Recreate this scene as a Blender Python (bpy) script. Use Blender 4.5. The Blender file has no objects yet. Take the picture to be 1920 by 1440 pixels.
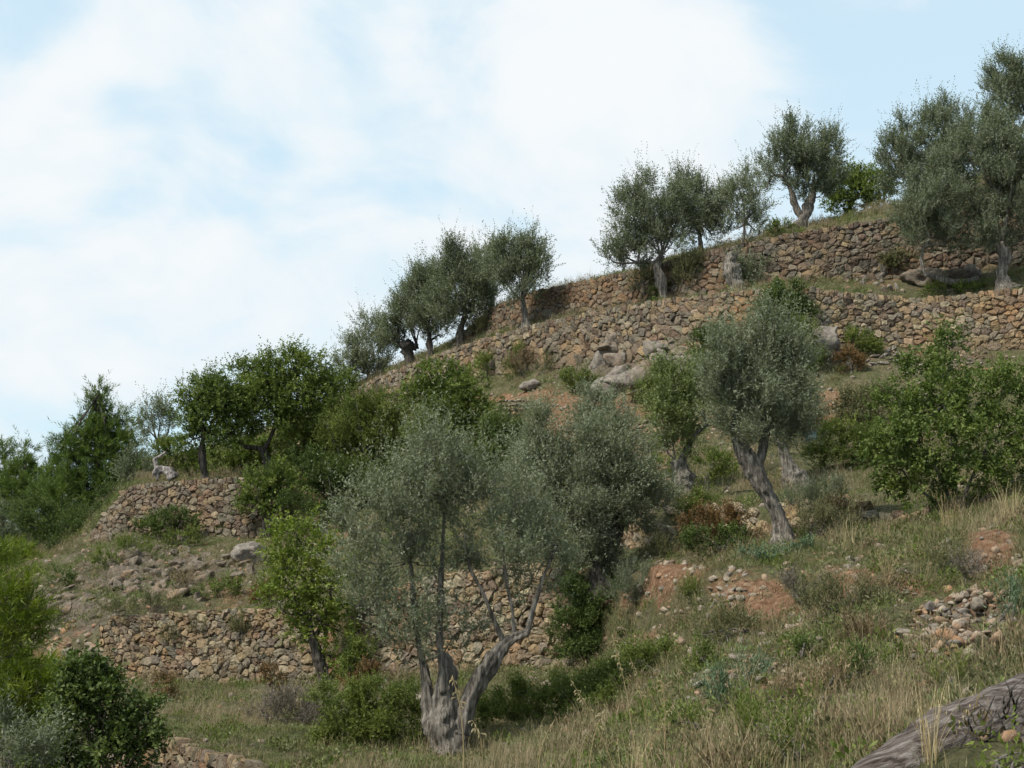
import bpy, math, random
import numpy as np
from mathutils import Vector
from mathutils.bvhtree import BVHTree

R = np.random.default_rng(7)
random.seed(7)
sc = bpy.context.scene
COL = sc.collection

# ------------------------------------------------------------------ camera
FPX = 2638.0                      # focal length in pixels of a 1920 px wide picture
V0 = 1150.0                       # image row of the horizon
PITCH = math.atan((V0 - 720.0) / FPX)
cam_d = bpy.data.cameras.new('camera')
cam_d.sensor_width = 36.0
cam_d.lens = 36.0 * FPX / 1920.0
cam_d.clip_end = 20000.0
cam = bpy.data.objects.new('camera', cam_d)
cam.rotation_euler = (math.pi / 2 + PITCH, 0, 0)
COL.objects.link(cam)
sc.camera = cam

# ------------------------------------------------------------------ sky and sun
SUN_EL, SUN_AZ = math.radians(50), math.radians(-125)   # azimuth from +Y, clockwise
world = bpy.data.worlds.new('World')
sc.world = world
world.use_nodes = True
nt = world.node_tree
nt.nodes.clear()
N = nt.nodes.new
L = nt.links.new


def wmath(op, a, b=None, clamp=False):
    n = N('ShaderNodeMath'); n.operation = op; n.use_clamp = clamp
    for i, x in enumerate((a, b)):
        if x is None: continue
        if isinstance(x, (int, float)): n.inputs[i].default_value = x
        else: L(x, n.inputs[i])
    return n.outputs[0]


def pix_dir(u, v):
    cx, cz = (u - 960.0) / FPX, (720.0 - v) / FPX
    d = Vector((cx, math.cos(PITCH) - cz * math.sin(PITCH), math.sin(PITCH) + cz * math.cos(PITCH)))
    return d


sky = N('ShaderNodeTexSky'); sky.sky_type = 'NISHITA'; sky.sun_disc = False
sky.sun_elevation = SUN_EL; sky.sun_rotation = SUN_AZ
sky.air_density = 1.0; sky.dust_density = 2.5; sky.ozone_density = 1.5
tc = N('ShaderNodeTexCoord')
mp = N('ShaderNodeMapping'); mp.inputs['Scale'].default_value = (1.0, 1.0, 1.5)
mp.inputs['Location'].default_value = (3.1, 0.4, 1.7)
L(tc.outputs['Generated'], mp.inputs[0])
n1 = N('ShaderNodeTexNoise'); n1.inputs['Scale'].default_value = 6.5; n1.inputs['Detail'].default_value = 7
n1.inputs['Roughness'].default_value = 0.55; n1.inputs['Distortion'].default_value = 0.5
L(mp.outputs[0], n1.inputs['Vector'])
cov = wmath('ADD', wmath('MULTIPLY', n1.outputs['Fac'], 1.7), -.30)
# openings and banks of the cloud deck, each centred on a direction of the sky
for (u, v, rad, amt) in ((300, 110, 5, .18), (80, 235, 2.2, .20), (110, 390, 3.8, .16), (430, 470, 6, .20), (800, 90, 5, .14), (1000, 250, 7, .10), (1250, 120, 5, .14),
                         (1400, 240, 3, .10), (1050, 450, 6, .08), (1600, 20, 2.6, .12), (1150, 60, 4, .1),
                         (430, 268, 2.6, -.24), (200, 268, 2.4, -.22), (1740, 230, 6.5, -.30), (610, 110, 3.4, .20), (340, 295, 3.0, -.16), (1870, 90, 3, -.12), (60, 10, 2, -.2), (250, 740, 7, -.08), (480, 400, 5, .07)):
    d = pix_dir(u, v).normalized()
    dp = N('ShaderNodeVectorMath'); dp.operation = 'DOT_PRODUCT'; dp.inputs[1].default_value = d
    nv = N('ShaderNodeVectorMath'); nv.operation = 'NORMALIZE'
    L(tc.outputs['Generated'], nv.inputs[0]); L(nv.outputs[0], dp.inputs[0])
    mr = N('ShaderNodeMapRange'); mr.interpolation_type = 'SMOOTHERSTEP'
    L(dp.outputs['Value'], mr.inputs['Value'])
    mr.inputs['From Min'].default_value = math.cos(math.radians(rad * 1.5)); mr.inputs['From Max'].default_value = 1.0
    mr.inputs['To Min'].default_value = 0.0; mr.inputs['To Max'].default_value = amt
    cov = wmath('ADD', cov, mr.outputs[0])
cr = N('ShaderNodeMapRange'); cr.interpolation_type = 'SMOOTHSTEP'
L(cov, cr.inputs['Value']); cr.inputs['From Min'].default_value = 0.34; cr.inputs['From Max'].default_value = 0.78
cr.inputs['To Min'].default_value = 0.80; cr.inputs['To Max'].default_value = 1.0
n2 = N('ShaderNodeTexNoise'); n2.inputs['Scale'].default_value = 11.0; n2.inputs['Detail'].default_value = 5
L(mp.outputs[0], n2.inputs['Vector'])
cov2 = wmath('ADD', cov, wmath('MULTIPLY', wmath('SUBTRACT', n2.outputs['Fac'], .5), .75))
thick = N('ShaderNodeMapRange'); thick.interpolation_type = 'SMOOTHSTEP'; L(cov2, thick.inputs['Value'])
thick.inputs['From Min'].default_value = 0.30; thick.inputs['From Max'].default_value = 1.05
ccol = N('ShaderNodeMix'); ccol.data_type = 'RGBA'
L(thick.outputs[0], ccol.inputs['Factor'])
ccol.inputs['A'].default_value = (2.68, 3.30, 3.66, 1); ccol.inputs['B'].default_value = (3.52, 3.66, 3.74, 1)
skyg = N('ShaderNodeMix'); skyg.data_type = 'RGBA'; skyg.blend_type = 'MULTIPLY'; skyg.inputs['Factor'].default_value = 1.0
L(sky.outputs[0], skyg.inputs['A']); skyg.inputs['B'].default_value = (.7, 1.05, 1.0, 1)
mx = N('ShaderNodeMix'); mx.data_type = 'RGBA'
L(cr.outputs[0], mx.inputs['Factor']); L(skyg.outputs['Result'], mx.inputs['A']); L(ccol.outputs['Result'], mx.inputs['B'])
bg = N('ShaderNodeBackground'); bg.inputs['Strength'].default_value = 0.15
L(mx.outputs['Result'], bg.inputs['Color'])
wo = N('ShaderNodeOutputWorld'); L(bg.outputs[0], wo.inputs['Surface'])

sun_d = bpy.data.lights.new('sun', 'SUN')
sun_d.energy = 3.2; sun_d.angle = math.radians(6); sun_d.color = (1.0, 0.94, 0.84)
sun = bpy.data.objects.new('sun', sun_d)
sd = Vector((math.sin(SUN_AZ) * math.cos(SUN_EL), math.cos(SUN_AZ) * math.cos(SUN_EL), math.sin(SUN_EL)))
sun.rotation_euler = sd.to_track_quat('Z', 'Y').to_euler()
COL.objects.link(sun)

sc.view_settings.view_transform = 'Standard'
sc.view_settings.look = 'None'
sc.view_settings.exposure = 0.8
sc.view_settings.gamma = 1.0
sc.view_settings.use_curve_mapping = False
sc.cycles.max_bounces = 5
sc.cycles.diffuse_bounces = 2
sc.cycles.transmission_bounces = 4
sc.cycles.use_denoising = True
sc.cycles.use_adaptive_sampling = True
sc.cycles.adaptive_threshold = 0.02

# ------------------------------------------------------------------ helpers


def P(u, v, Y):
    """World point at image position u, v (1920 px frame) and depth Y."""
    cx, cz = (u - 960.0) / FPX, (720.0 - v) / FPX
    dy = math.cos(PITCH) - cz * math.sin(PITCH)
    dz = math.sin(PITCH) + cz * math.cos(PITCH)
    return np.array([cx / dy * Y, Y + 0.0, dz / dy * Y])


def P_arr(u, v, Y):
    cx, cz = (u - 960.0) / FPX, (720.0 - v) / FPX
    dy = math.cos(PITCH) - cz * math.sin(PITCH)
    dz = math.sin(PITCH) + cz * math.cos(PITCH)
    return np.stack([cx / dy * Y, Y, dz / dy * Y], -1)


def to_px(p):
    p = np.asarray(p)
    c, s = math.cos(PITCH), math.sin(PITCH)
    fwd = p[..., 1] * c + p[..., 2] * s
    up = -p[..., 1] * s + p[..., 2] * c
    return 960 + FPX * p[..., 0] / fwd, 720 - FPX * up / fwd


def _hash(i, j, k, seed):
    n = (i * 73856093) ^ (j * 19349663) ^ (k * 83492791) ^ (seed * 2654435761)
    n = (n ^ (n >> 13)) * 1274126177
    n = n & 0x7fffffff
    n = (n ^ (n >> 16)) & 0xffff
    return n / 65535.0


def vnoise(p, seed=0):
    p = np.asarray(p, dtype=np.float64)
    i = np.floor(p).astype(np.int64)
    f = p - i
    f = f * f * (3 - 2 * f)
    out = 0
    for dx in (0, 1):
        wx = f[..., 0] if dx else 1 - f[..., 0]
        for dy in (0, 1):
            wy = f[..., 1] if dy else 1 - f[..., 1]
            for dz in (0, 1):
                wz = f[..., 2] if dz else 1 - f[..., 2]
                out = out + wx * wy * wz * _hash(i[..., 0] + dx, i[..., 1] + dy, i[..., 2] + dz, seed)
    return out * 2 - 1


def fbm(p, scale=1.0, octaves=4, seed=0, gain=0.5):
    p = np.asarray(p, dtype=np.float64) * scale
    a, out = 1.0, 0
    for o in range(octaves):
        out = out + a * vnoise(p + 17.3 * o, seed + o)
        p = p * 2.03
        a *= gain
    return out


def mesh_from(name, V, faces, mat=None, smooth=False, tint=None, ftint=None):
    """faces: (n,k) int array or list of lists."""
    me = bpy.data.meshes.new(name)
    V = np.asarray(V, dtype=np.float32)
    if isinstance(faces, np.ndarray):
        n, k = faces.shape
        me.vertices.add(len(V)); me.vertices.foreach_set('co', V.ravel())
        me.loops.add(n * k); me.loops.foreach_set('vertex_index', faces.astype(np.int32).ravel())
        me.polygons.add(n)
        me.polygons.foreach_set('loop_start', np.arange(0, n * k, k, dtype=np.int32))
        me.update(calc_edges=True)
    else:
        me.from_pydata([tuple(x) for x in V.tolist()], [], faces)
        me.update()
    if smooth:
        me.polygons.foreach_set('use_smooth', np.ones(len(me.polygons), dtype=bool))
    if tint is not None:
        a = me.attributes.new('tint', 'FLOAT_COLOR', 'POINT')
        t = np.ones((len(V), 4), dtype=np.float32); t[:, :3] = tint
        a.data.foreach_set('color', t.ravel())
    if ftint is not None:
        a = me.attributes.new('tone', 'FLOAT', 'FACE')
        a.data.foreach_set('value', np.asarray(ftint, dtype=np.float32))
    if mat is not None:
        me.materials.append(mat)
    return me


def link(name, me, parent=None):
    o = bpy.data.objects.new(name, me)
    if parent is not None: o.parent = parent
    COL.objects.link(o)
    return o


def tag(o, label=None, cat=None, group=None, kind=None):
    if label: o['label'] = label
    if cat: o['category'] = cat
    if group: o['group'] = group
    if kind: o['kind'] = kind
    return o


def thing(name, loc, label, cat, group=None):
    e = bpy.data.objects.new(name, None)
    e.empty_display_size = 0.2
    e.location = tuple(float(x) for x in loc)
    COL.objects.link(e)
    return tag(e, label, cat, group)


# ------------------------------------------------------------------ materials
def new_mat(name):
    m = bpy.data.materials.new(name); m.use_nodes = True
    t = m.node_tree; t.nodes.clear()
    out = t.nodes.new('ShaderNodeOutputMaterial')
    b = t.nodes.new('ShaderNodeBsdfPrincipled')
    t.links.new(b.outputs[0], out.inputs[0])
    return m, t, b, out


def nd(t, kind, **kw):
    n = t.nodes.new(kind)
    for k, v in kw.items():
        if k in n.inputs: n.inputs[k].default_value = v
        else: setattr(n, k, v)
    return n


def ramp(t, fac, stops):
    r = t.nodes.new('ShaderNodeValToRGB')
    e = r.color_ramp.elements
    while len(e) < len(stops): e.new(0.5)
    for i, (p, c) in enumerate(stops):
        e[i].position = p; e[i].color = (*c, 1)
    t.links.new(fac, r.inputs[0])
    return r.outputs[0]


def mixc(t, fac, a, b, blend='MIX'):
    m = t.nodes.new('ShaderNodeMix'); m.data_type = 'RGBA'; m.blend_type = blend
    for s, x in (('Factor', fac), ('A', a), ('B', b)):
        if isinstance(x, (int, float)): m.inputs[s].default_value = x
        elif isinstance(x, tuple): m.inputs[s].default_value = (*x, 1)
        else: t.links.new(x, m.inputs[s])
    return m.outputs['Result']


def leaf_mat(name, dark, mid, light, under=None, trans=0.25, rough=0.5, trans_tint=1.0):
    m, t, b, out = new_mat(name)
    a = nd(t, 'ShaderNodeAttribute', attribute_name='tone')
    col = ramp(t, a.outputs['Fac'], [(0.0, dark), (0.5, mid), (1.0, light)])
    if under is not None:
        g = t.nodes.new('ShaderNodeNewGeometry')
        col = mixc(t, g.outputs['Backfacing'], col, under)
    t.links.new(col, b.inputs['Base Color'])
    b.inputs['Roughness'].default_value = rough
    b.inputs['Specular IOR Level'].default_value = 0.2
    tr = t.nodes.new('ShaderNodeBsdfTranslucent')
    t.links.new(mixc(t, 1.0, col, (1.1 * trans_tint, 1.25 * trans_tint, 0.5 * trans_tint), 'MULTIPLY'), tr.inputs[0])
    ms = t.nodes.new('ShaderNodeMixShader'); ms.inputs[0].default_value = trans
    t.links.new(b.outputs[0], ms.inputs[1]); t.links.new(tr.outputs[0], ms.inputs[2])
    t.links.new(ms.outputs[0], out.inputs[0])
    return m


M = {}
M['olive'] = leaf_mat('olive_leaf', (.072, .086, .048), (.132, .148, .092), (.215, .228, .158), under=(.19, .205, .145), trans=.22, rough=.6)
M['olive_dark'] = leaf_mat('olive_leaf_dark', (.060, .074, .040), (.108, .126, .076), (.180, .196, .130), under=(.16, .175, .122), trans=.22, rough=.6)
M['olive_green'] = leaf_mat('olive_leaf_green', (.058, .080, .020), (.108, .140, .038), (.175, .200, .068), under=(.15, .175, .075), trans=.22, rough=.55)
M['carob'] = leaf_mat('carob_leaf', (.056, .082, .018), (.114, .150, .036), (.205, .236, .070), trans=.36, rough=.55)
M['carob_dark'] = leaf_mat('carob_leaf_dark', (.046, .070, .016), (.094, .130, .032), (.172, .202, .058), trans=.32, rough=.55)
M['almond'] = leaf_mat('almond_leaf', (.078, .105, .018), (.138, .178, .032), (.215, .240, .055), trans=.35, rough=.55)
M['mastic'] = leaf_mat('mastic_leaf', (.052, .072, .016), (.104, .132, .030), (.172, .195, .050), trans=.30, rough=.55)
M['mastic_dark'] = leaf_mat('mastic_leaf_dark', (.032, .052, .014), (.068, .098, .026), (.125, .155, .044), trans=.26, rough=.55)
M['pine'] = leaf_mat('pine_needle', (.044, .074, .018), (.088, .130, .032), (.150, .186, .050), trans=.30, rough=.6)
M['rust'] = leaf_mat('rust_leaf', (.060, .045, .016), (.130, .076, .034), (.20, .115, .050), trans=.25, rough=.6)
M['bluegreen'] = leaf_mat('euphorbia_leaf', (.050, .085, .045), (.090, .135, .075), (.150, .195, .115), trans=.15, rough=.6)
M['scrub'] = leaf_mat('scrub_leaf', (.066, .070, .030), (.118, .116, .055), (.185, .172, .090), trans=.2, rough=.6)
M['drybrown'] = leaf_mat('dry_weed', (.080, .056, .034), (.150, .108, .064), (.26, .195, .115), trans=.2, rough=.6)
M['purple'] = leaf_mat('grey_purple_weed', (.080, .064, .054), (.140, .118, .100), (.23, .195, .165), trans=.15, rough=.6)
M['yellowgreen'] = leaf_mat('yellowgreen_leaf', (.060, .090, .010), (.118, .155, .020), (.180, .205, .034), trans=.35, rough=.55)


def grass_mat(name, stops, trans=.25):
    m, t, b, out = new_mat(name)
    a = nd(t, 'ShaderNodeAttribute', attribute_name='tone')
    oi = t.nodes.new('ShaderNodeObjectInfo')
    ad = nd(t, 'ShaderNodeMath', operation='MULTIPLY_ADD'); ad.inputs[1].default_value = .55
    sb = nd(t, 'ShaderNodeMath', operation='MULTIPLY'); sb.inputs[1].default_value = .45
    t.links.new(oi.outputs['Random'], sb.inputs[0])
    t.links.new(a.outputs['Fac'], ad.inputs[0]); t.links.new(sb.outputs[0], ad.inputs[2])
    col = ramp(t, ad.outputs[0], stops)
    t.links.new(col, b.inputs['Base Color'])
    b.inputs['Roughness'].default_value = .6; b.inputs['Specular IOR Level'].default_value = .25
    tr = t.nodes.new('ShaderNodeBsdfTranslucent'); t.links.new(col, tr.inputs[0])
    ms = t.nodes.new('ShaderNodeMixShader'); ms.inputs[0].default_value = trans
    t.links.new(b.outputs[0], ms.inputs[1]); t.links.new(tr.outputs[0], ms.inputs[2])
    t.links.new(ms.outputs[0], out.inputs[0])
    return m


M['grass_green'] = grass_mat('grass_green', [(0, (.058, .084, .020)), (.5, (.112, .138, .040)), (1, (.200, .200, .080))])
M['grass_olive'] = grass_mat('grass_olive', [(0, (.092, .094, .038)), (.5, (.170, .155, .072)), (1, (.30, .245, .130))])
M['grass_dry'] = grass_mat('grass_dry', [(0, (.150, .115, .062)), (.5, (.260, .205, .118)), (1, (.42, .34, .21))])
M['stalk'] = grass_mat('dry_stalk', [(0, (.24, .18, .085)), (.5, (.36, .28, .145)), (1, (.50, .42, .26))])


def rock_mat(name, base_tint=False, each=False, cols=((.085, .078, .070), (.205, .190, .170), (.33, .30, .26)), rust=(.27, .150, .075), rust_amt=.5, bump=.6, scale=3.0):
    m, t, b, out = new_mat(name)
    g = t.nodes.new('ShaderNodeNewGeometry')
    pos = g.outputs['Position']
    na = nd(t, 'ShaderNodeTexNoise', Scale=scale * 2.2, Detail=8.0, Roughness=.68); t.links.new(pos, na.inputs['Vector'])
    nb = nd(t, 'ShaderNodeTexNoise', Scale=scale * .45, Detail=4.0, Roughness=.6); t.links.new(pos, nb.inputs['Vector'])
    if base_tint:
        a = nd(t, 'ShaderNodeAttribute', attribute_name='tint')
        v = ramp(t, na.outputs['Fac'], [(.28, (.50, .48, .46)), (.5, (1, 1, 1)), (.72, (1.35, 1.33, 1.28))])
        col = mixc(t, 1.0, a.outputs['Color'], v, 'MULTIPLY')
    else:
        col = ramp(t, na.outputs['Fac'], [(.30, cols[0]), (.5, cols[1]), (.72, cols[2])])
        rf = ramp(t, nb.outputs['Fac'], [(.52, (0, 0, 0)), (.68, (rust_amt,) * 3)])
        col = mixc(t, rf, col, rust)
    if each:
        oi = t.nodes.new('ShaderNodeObjectInfo')
        col = mixc(t, 1.0, col, ramp(t, oi.outputs['Random'], [(0, (.62, .60, .58)), (.3, (1.0, .96, .90)), (.55, (1.05, .78, .58)), (.75, (.85, .82, .80)), (1, (1.2, 1.12, 1.0))]), 'MULTIPLY')
    # grey-white lichen flecks
    nc = nd(t, 'ShaderNodeTexNoise', Scale=scale * 7, Detail=3.0); t.links.new(pos, nc.inputs['Vector'])
    lf = ramp(t, nc.outputs['Fac'], [(.62, (0, 0, 0)), (.70, (.45, .45, .45))])
    col = mixc(t, lf, col, (.40, .39, .36))
    t.links.new(col, b.inputs['Base Color'])
    b.inputs['Roughness'].default_value = .92; b.inputs['Specular IOR Level'].default_value = .15
    bp = nd(t, 'ShaderNodeBump', Strength=bump, Distance=.06); t.links.new(na.outputs['Fac'], bp.inputs['Height'])
    t.links.new(bp.outputs[0], b.inputs['Normal'])
    return m


M['wall_stone'] = rock_mat('wall_stone', base_tint=True, scale=5.0, bump=.7)
M['rock'] = rock_mat('limestone', cols=((.060, .051, .043), (.155, .135, .115), (.27, .24, .205)), rust=(.21, .125, .070), rust_amt=.45, scale=2.2, bump=1.0)
M['bankrock'] = rock_mat('bank_rock', cols=((.050, .040, .031), (.130, .106, .082), (.225, .188, .148)), rust=(.22, .135, .078), rust_amt=.6, scale=3.0, bump=1.0)
M['loose'] = rock_mat('loose_stone', each=True, cols=((.10, .088, .075), (.22, .192, .16), (.34, .305, .255)), rust=(.30, .17, .095), rust_amt=.75, scale=4.0)


def bark_mat(name, a, b_, c, scale=20.0, rot=(0, 0, 0)):
    m, t, b, out = new_mat(name)
    tc_ = t.nodes.new('ShaderNodeTexCoord')
    mq_ = nd(t, 'ShaderNodeMapping'); mq_.inputs['Rotation'].default_value = rot
    mp_ = nd(t, 'ShaderNodeMapping'); mp_.inputs['Scale'].default_value = (1.0, 1.0, .13)
    t.links.new(tc_.outputs['Object'], mq_.inputs[0]); t.links.new(mq_.outputs[0], mp_.inputs[0])
    n_ = nd(t, 'ShaderNodeTexNoise', Scale=scale, Detail=8.0, Roughness=.65, Distortion=.25); t.links.new(mp_.outputs[0], n_.inputs['Vector'])
    col = ramp(t, n_.outputs['Fac'], [(.36, a), (.50, b_), (.66, c)])
    t.links.new(col, b.inputs['Base Color'])
    b.inputs['Roughness'].default_value = .95; b.inputs['Specular IOR Level'].default_value = .1
    bp = nd(t, 'ShaderNodeBump', Strength=.9, Distance=.05); t.links.new(n_.outputs['Fac'], bp.inputs['Height'])
    t.links.new(bp.outputs[0], b.inputs['Normal'])
    return m


M['bark'] = bark_mat('olive_bark', (.040, .034, .028), (.125, .110, .094), (.255, .230, .20))
M['bark_dark'] = bark_mat('dark_bark', (.022, .019, .016), (.065, .056, .048), (.13, .115, .10))
M['deadwood'] = bark_mat('weathered_wood', (.055, .046, .042), (.20, .175, .165), (.40, .37, .35), scale=16.0)
M['log'] = bark_mat('log_wood', (.040, .031, .026), (.115, .094, .083), (.25, .225, .205), scale=42.0, rot=(0, math.radians(-67), 0))
M['twig'] = bark_mat('grey_twig', (.07, .06, .05), (.14, .125, .11), (.23, .21, .19))

# ground: soil, litter and rock mixed by cover weights carried on the sheet
m, t, b, out = new_mat('hillside_ground'); M['ground'] = m
g = t.nodes.new('ShaderNodeNewGeometry'); pos = g.outputs['Position']
at = nd(t, 'ShaderNodeAttribute', attribute_name='tint')
sep = t.nodes.new('ShaderNodeSeparateColor'); t.links.new(at.outputs['Color'], sep.inputs[0])
n_a = nd(t, 'ShaderNodeTexNoise', Scale=1.1, Detail=9.0, Roughness=.68); t.links.new(pos, n_a.inputs['Vector'])
n_b = nd(t, 'ShaderNodeTexNoise', Scale=9.0, Detail=7.0, Roughness=.7); t.links.new(pos, n_b.inputs['Vector'])
litter = ramp(t, n_b.outputs['Fac'], [(.3, (.050, .045, .026)), (.5, (.110, .098, .056)), (.7, (.19, .165, .105))])
green = ramp(t, n_b.outputs['Fac'], [(.3, (.034, .044, .016)), (.5, (.075, .085, .034)), (.7, (.13, .13, .06))])
gf = ramp(t, n_a.outputs['Fac'], [(.42, (0, 0, 0)), (.58, (1, 1, 1))])
base = mixc(t, gf, litter, green)
soil = ramp(t, n_b.outputs['Fac'], [(.30, (.085, .046, .028)), (.48, (.19, .105, .062)), (.58, (.25, .155, .098)), (.70, (.36, .27, .19))])
rockc = ramp(t, n_b.outputs['Fac'], [(.28, (.050, .040, .031)), (.5, (.130, .106, .082)), (.72, (.24, .205, .165))])


def wfac(ch, lo, hi):
    mm = nd(t, 'ShaderNodeMath', operation='MULTIPLY_ADD'); mm.inputs[1].default_value = 2.4; mm.inputs[2].default_value = -1.2
    t.links.new(n_a.outputs['Fac'], mm.inputs[0])
    ad = nd(t, 'ShaderNodeMath', operation='ADD'); t.links.new(mm.outputs[0], ad.inputs[0]); t.links.new(ch, ad.inputs[1])
    mr_ = nd(t, 'ShaderNodeMapRange'); mr_.inputs['From Min'].default_value = lo; mr_.inputs['From Max'].default_value = hi
    t.links.new(ad.outputs[0], mr_.inputs['Value'])
    return mr_.outputs[0]


c1 = mixc(t, wfac(sep.outputs[1], .30, .62), base, rockc)
c2 = mixc(t, wfac(sep.outputs[0], .28, .62), c1, soil)
t.links.new(c2, b.inputs['Base Color'])
b.inputs['Roughness'].default_value = .97; b.inputs['Specular IOR Level'].default_value = .08
bp = nd(t, 'ShaderNodeBump', Strength=1.0, Distance=.14); t.links.new(n_b.outputs['Fac'], bp.inputs['Height'])
t.links.new(bp.outputs[0], b.inputs['Normal'])

# ------------------------------------------------------------------ the hillside (one sheet, terraces stepped)
KN = {
 'D_base': [(-400, 1500, 25), (150, 1440, 25), (310, 1480, 21.7), (460, 1530, 18.2), (600, 1580, 14.8), (900, 1600, 10.5), (1300, 1600, 8), (1700, 1560, 6.5), (2400, 1500, 6)],
 'D_top': [(-400, 1330, 27), (150, 1345, 25.4), (310, 1390, 22), (460, 1440, 18.5), (600, 1490, 15.3), (900, 1540, 12), (1300, 1510, 9.2), (1700, 1465, 7.6), (2400, 1400, 7)],
 'mid1': [(-400, 1305, 33), (200, 1312, 32), (460, 1345, 26.5), (700, 1385, 22), (900, 1392, 20.4), (1100, 1365, 18.5), (1300, 1330, 14.5), (1600, 1345, 11.5), (1920, 1300, 10), (2400, 1180, 10)],
 'B_base': [(-400, 1262, 37), (100, 1265, 38), (200, 1264, 38), (400, 1292, 36), (600, 1282, 34), (830, 1258, 31), (1060, 1255, 29), (1130, 1240, 27.5), (1220, 1190, 25), (1350, 1152, 20), (1480, 1150, 19), (1600, 1122, 17.6), (1920, 1080, 15.5), (2400, 930, 15.5)],
 'B_top': [(-400, 1190, 39), (100, 1215, 39), (185, 1190, 38.8), (200, 1165, 38.5), (400, 1150, 36.5), (600, 1150, 34.5), (700, 1120, 33), (830, 1085, 31.5), (1000, 1062, 29.8), (1080, 1085, 29.3), (1150, 1075, 28.2), (1220, 1062, 26.6), (1350, 1082, 21.5), (1480, 1072, 20.5), (1600, 1058, 19.1), (1920, 1008, 17), (2400, 850, 17)],
 'E_base': [(-400, 1150, 44), (100, 1135, 43), (200, 1110, 43), (400, 1095, 41.5), (600, 1085, 40), (800, 1030, 37), (1000, 1020, 33.5), (1180, 1026, 30.5), (1300, 1020, 28.6), (1480, 1000, 26.2), (1700, 985, 25), (1920, 935, 24), (2400, 790, 24)],
 'E_top': [(-400, 1120, 47), (100, 1090, 46.5), (200, 1060, 46.5), (400, 1050, 45.5), (600, 1030, 44.5), (800, 995, 39), (1000, 975, 34.4), (1180, 960, 30.9), (1300, 955, 29.1), (1480, 950, 26.7), (1700, 955, 25.4), (1920, 915, 24.5), (2400, 770, 24.5)],
 'C_base': [(-400, 1100, 52), (100, 1060, 50.5), (170, 1018, 51.2), (300, 1000, 50), (400, 1005, 49), (470, 1010, 48.5), (540, 1000, 49), (600, 985, 49.5), (800, 940, 46), (1000, 925, 41), (1180, 912, 37), (1300, 918, 34), (1480, 915, 32), (1700, 900, 31), (1920, 850, 31), (2400, 700, 31)],
 'C_top': [(-400, 1085, 54), (100, 1045, 53), (170, 1008, 52.0), (240, 916, 51.4), (300, 908, 50.5), (400, 901, 49.5), (470, 900, 49), (530, 905, 49.8), (600, 925, 51), (800, 890, 49), (1000, 880, 44), (1180, 870, 40), (1300, 872, 37.5), (1480, 862, 35.5), (1700, 845, 34), (1920, 790, 34), (2400, 640, 34)],
 'slope': [(-400, 1075, 72), (100, 1030, 66), (240, 908, 58), (470, 892, 58), (600, 885, 58), (800, 835, 54), (1000, 820, 49.5), (1180, 815, 46), (1300, 805, 43.5), (1480, 790, 41.5), (1700, 765, 40), (1920, 725, 40), (2400, 590, 40)],
 'lip': [(-400, 1070, 84), (100, 1020, 76), (240, 898, 66), (470, 865, 66), (650, 800, 65), (800, 768, 59), (1000, 747, 52.5), (1180, 745, 48.6), (1300, 748, 45.8), (1500, 732, 43.4), (1700, 715, 42.3), (1920, 690, 42.3), (2400, 560, 42.3)],
 'A2_base': [(-400, 1060, 96), (100, 1005, 86), (240, 890, 76), (470, 838, 74), (650, 757, 69), (750, 742, 64), (900, 705, 59), (1100, 682, 52.4), (1200, 674, 49.5), (1300, 660, 47), (1420, 648, 45.3), (1510, 638, 45.3), (1640, 642, 46), (1720, 655, 46), (1900, 658, 45.2), (2400, 560, 45)],
 'A2_top': [(-400, 1058, 98), (100, 1002, 88), (240, 885, 78), (470, 828, 76), (630, 752, 70.6), (650, 745, 69.6), (700, 715, 67), (750, 694, 64.7), (870, 650, 60.2), (1000, 613, 56), (1100, 591, 53), (1250, 566, 49), (1420, 548, 45.9), (1510, 545, 45.9), (1720, 566, 46.8), (1920, 546, 45.9), (2400, 460, 46)],
 'A1_base': [(-400, 1057, 101), (100, 1000, 91), (240, 884, 82), (470, 826, 80), (650, 741, 73), (750, 690, 68), (860, 648, 63.5), (940, 624, 60.5), (1000, 606, 58.5), (1190, 574, 53.4), (1300, 556, 51), (1500, 532, 49), (1700, 522, 49.4), (1920, 500, 49.4), (2400, 420, 49)],
 'A1_top': [(-400, 1056, 104), (100, 999, 94), (240, 883, 85), (470, 825, 83), (650, 739, 76), (750, 687, 71), (850, 646, 64.4), (900, 600, 62.5), (940, 572, 61.2), (1000, 551, 59), (1190, 512, 54.1), (1300, 482, 51.7), (1420, 456, 50), (1500, 440, 49.8), (1700, 409, 50.2), (1920, 395, 50.4), (2400, 300, 50)],
 'crest': [(-400, 1055, 112), (100, 998, 104), (240, 882, 95), (470, 826, 93), (650, 742, 86), (750, 690, 79), (860, 640, 72), (940, 575, 68), (1000, 552, 66), (1190, 510, 61), (1300, 474, 59), (1420, 446, 58), (1500, 424, 57.5), (1700, 382, 58), (1920, 290, 60), (2400, 130, 60)],
 'back': [(-400, 1075, 150), (100, 1020, 140), (240, 905, 125), (470, 850, 120), (650, 770, 110), (860, 670, 95), (1000, 585, 88), (1300, 500, 80), (1500, 450, 78), (1700, 410, 78), (1920, 300, 76), (2400, 100, 76)],
}
ORDER = ['D_base', 'D_top', 'mid1', 'B_base', 'B_top', 'E_base', 'E_top', 'C_base', 'C_top', 'slope', 'lip', 'A2_base', 'A2_top', 'A1_base', 'A1_top', 'crest', 'back']
SEG = [10, 10, 22, 26, 14, 16, 8, 12, 8, 12, 12, 10, 10, 8, 10, 10, 6]     # rows from the knot before
WALLSTEP = {'D_top', 'A2_top', 'A1_top'}
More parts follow.
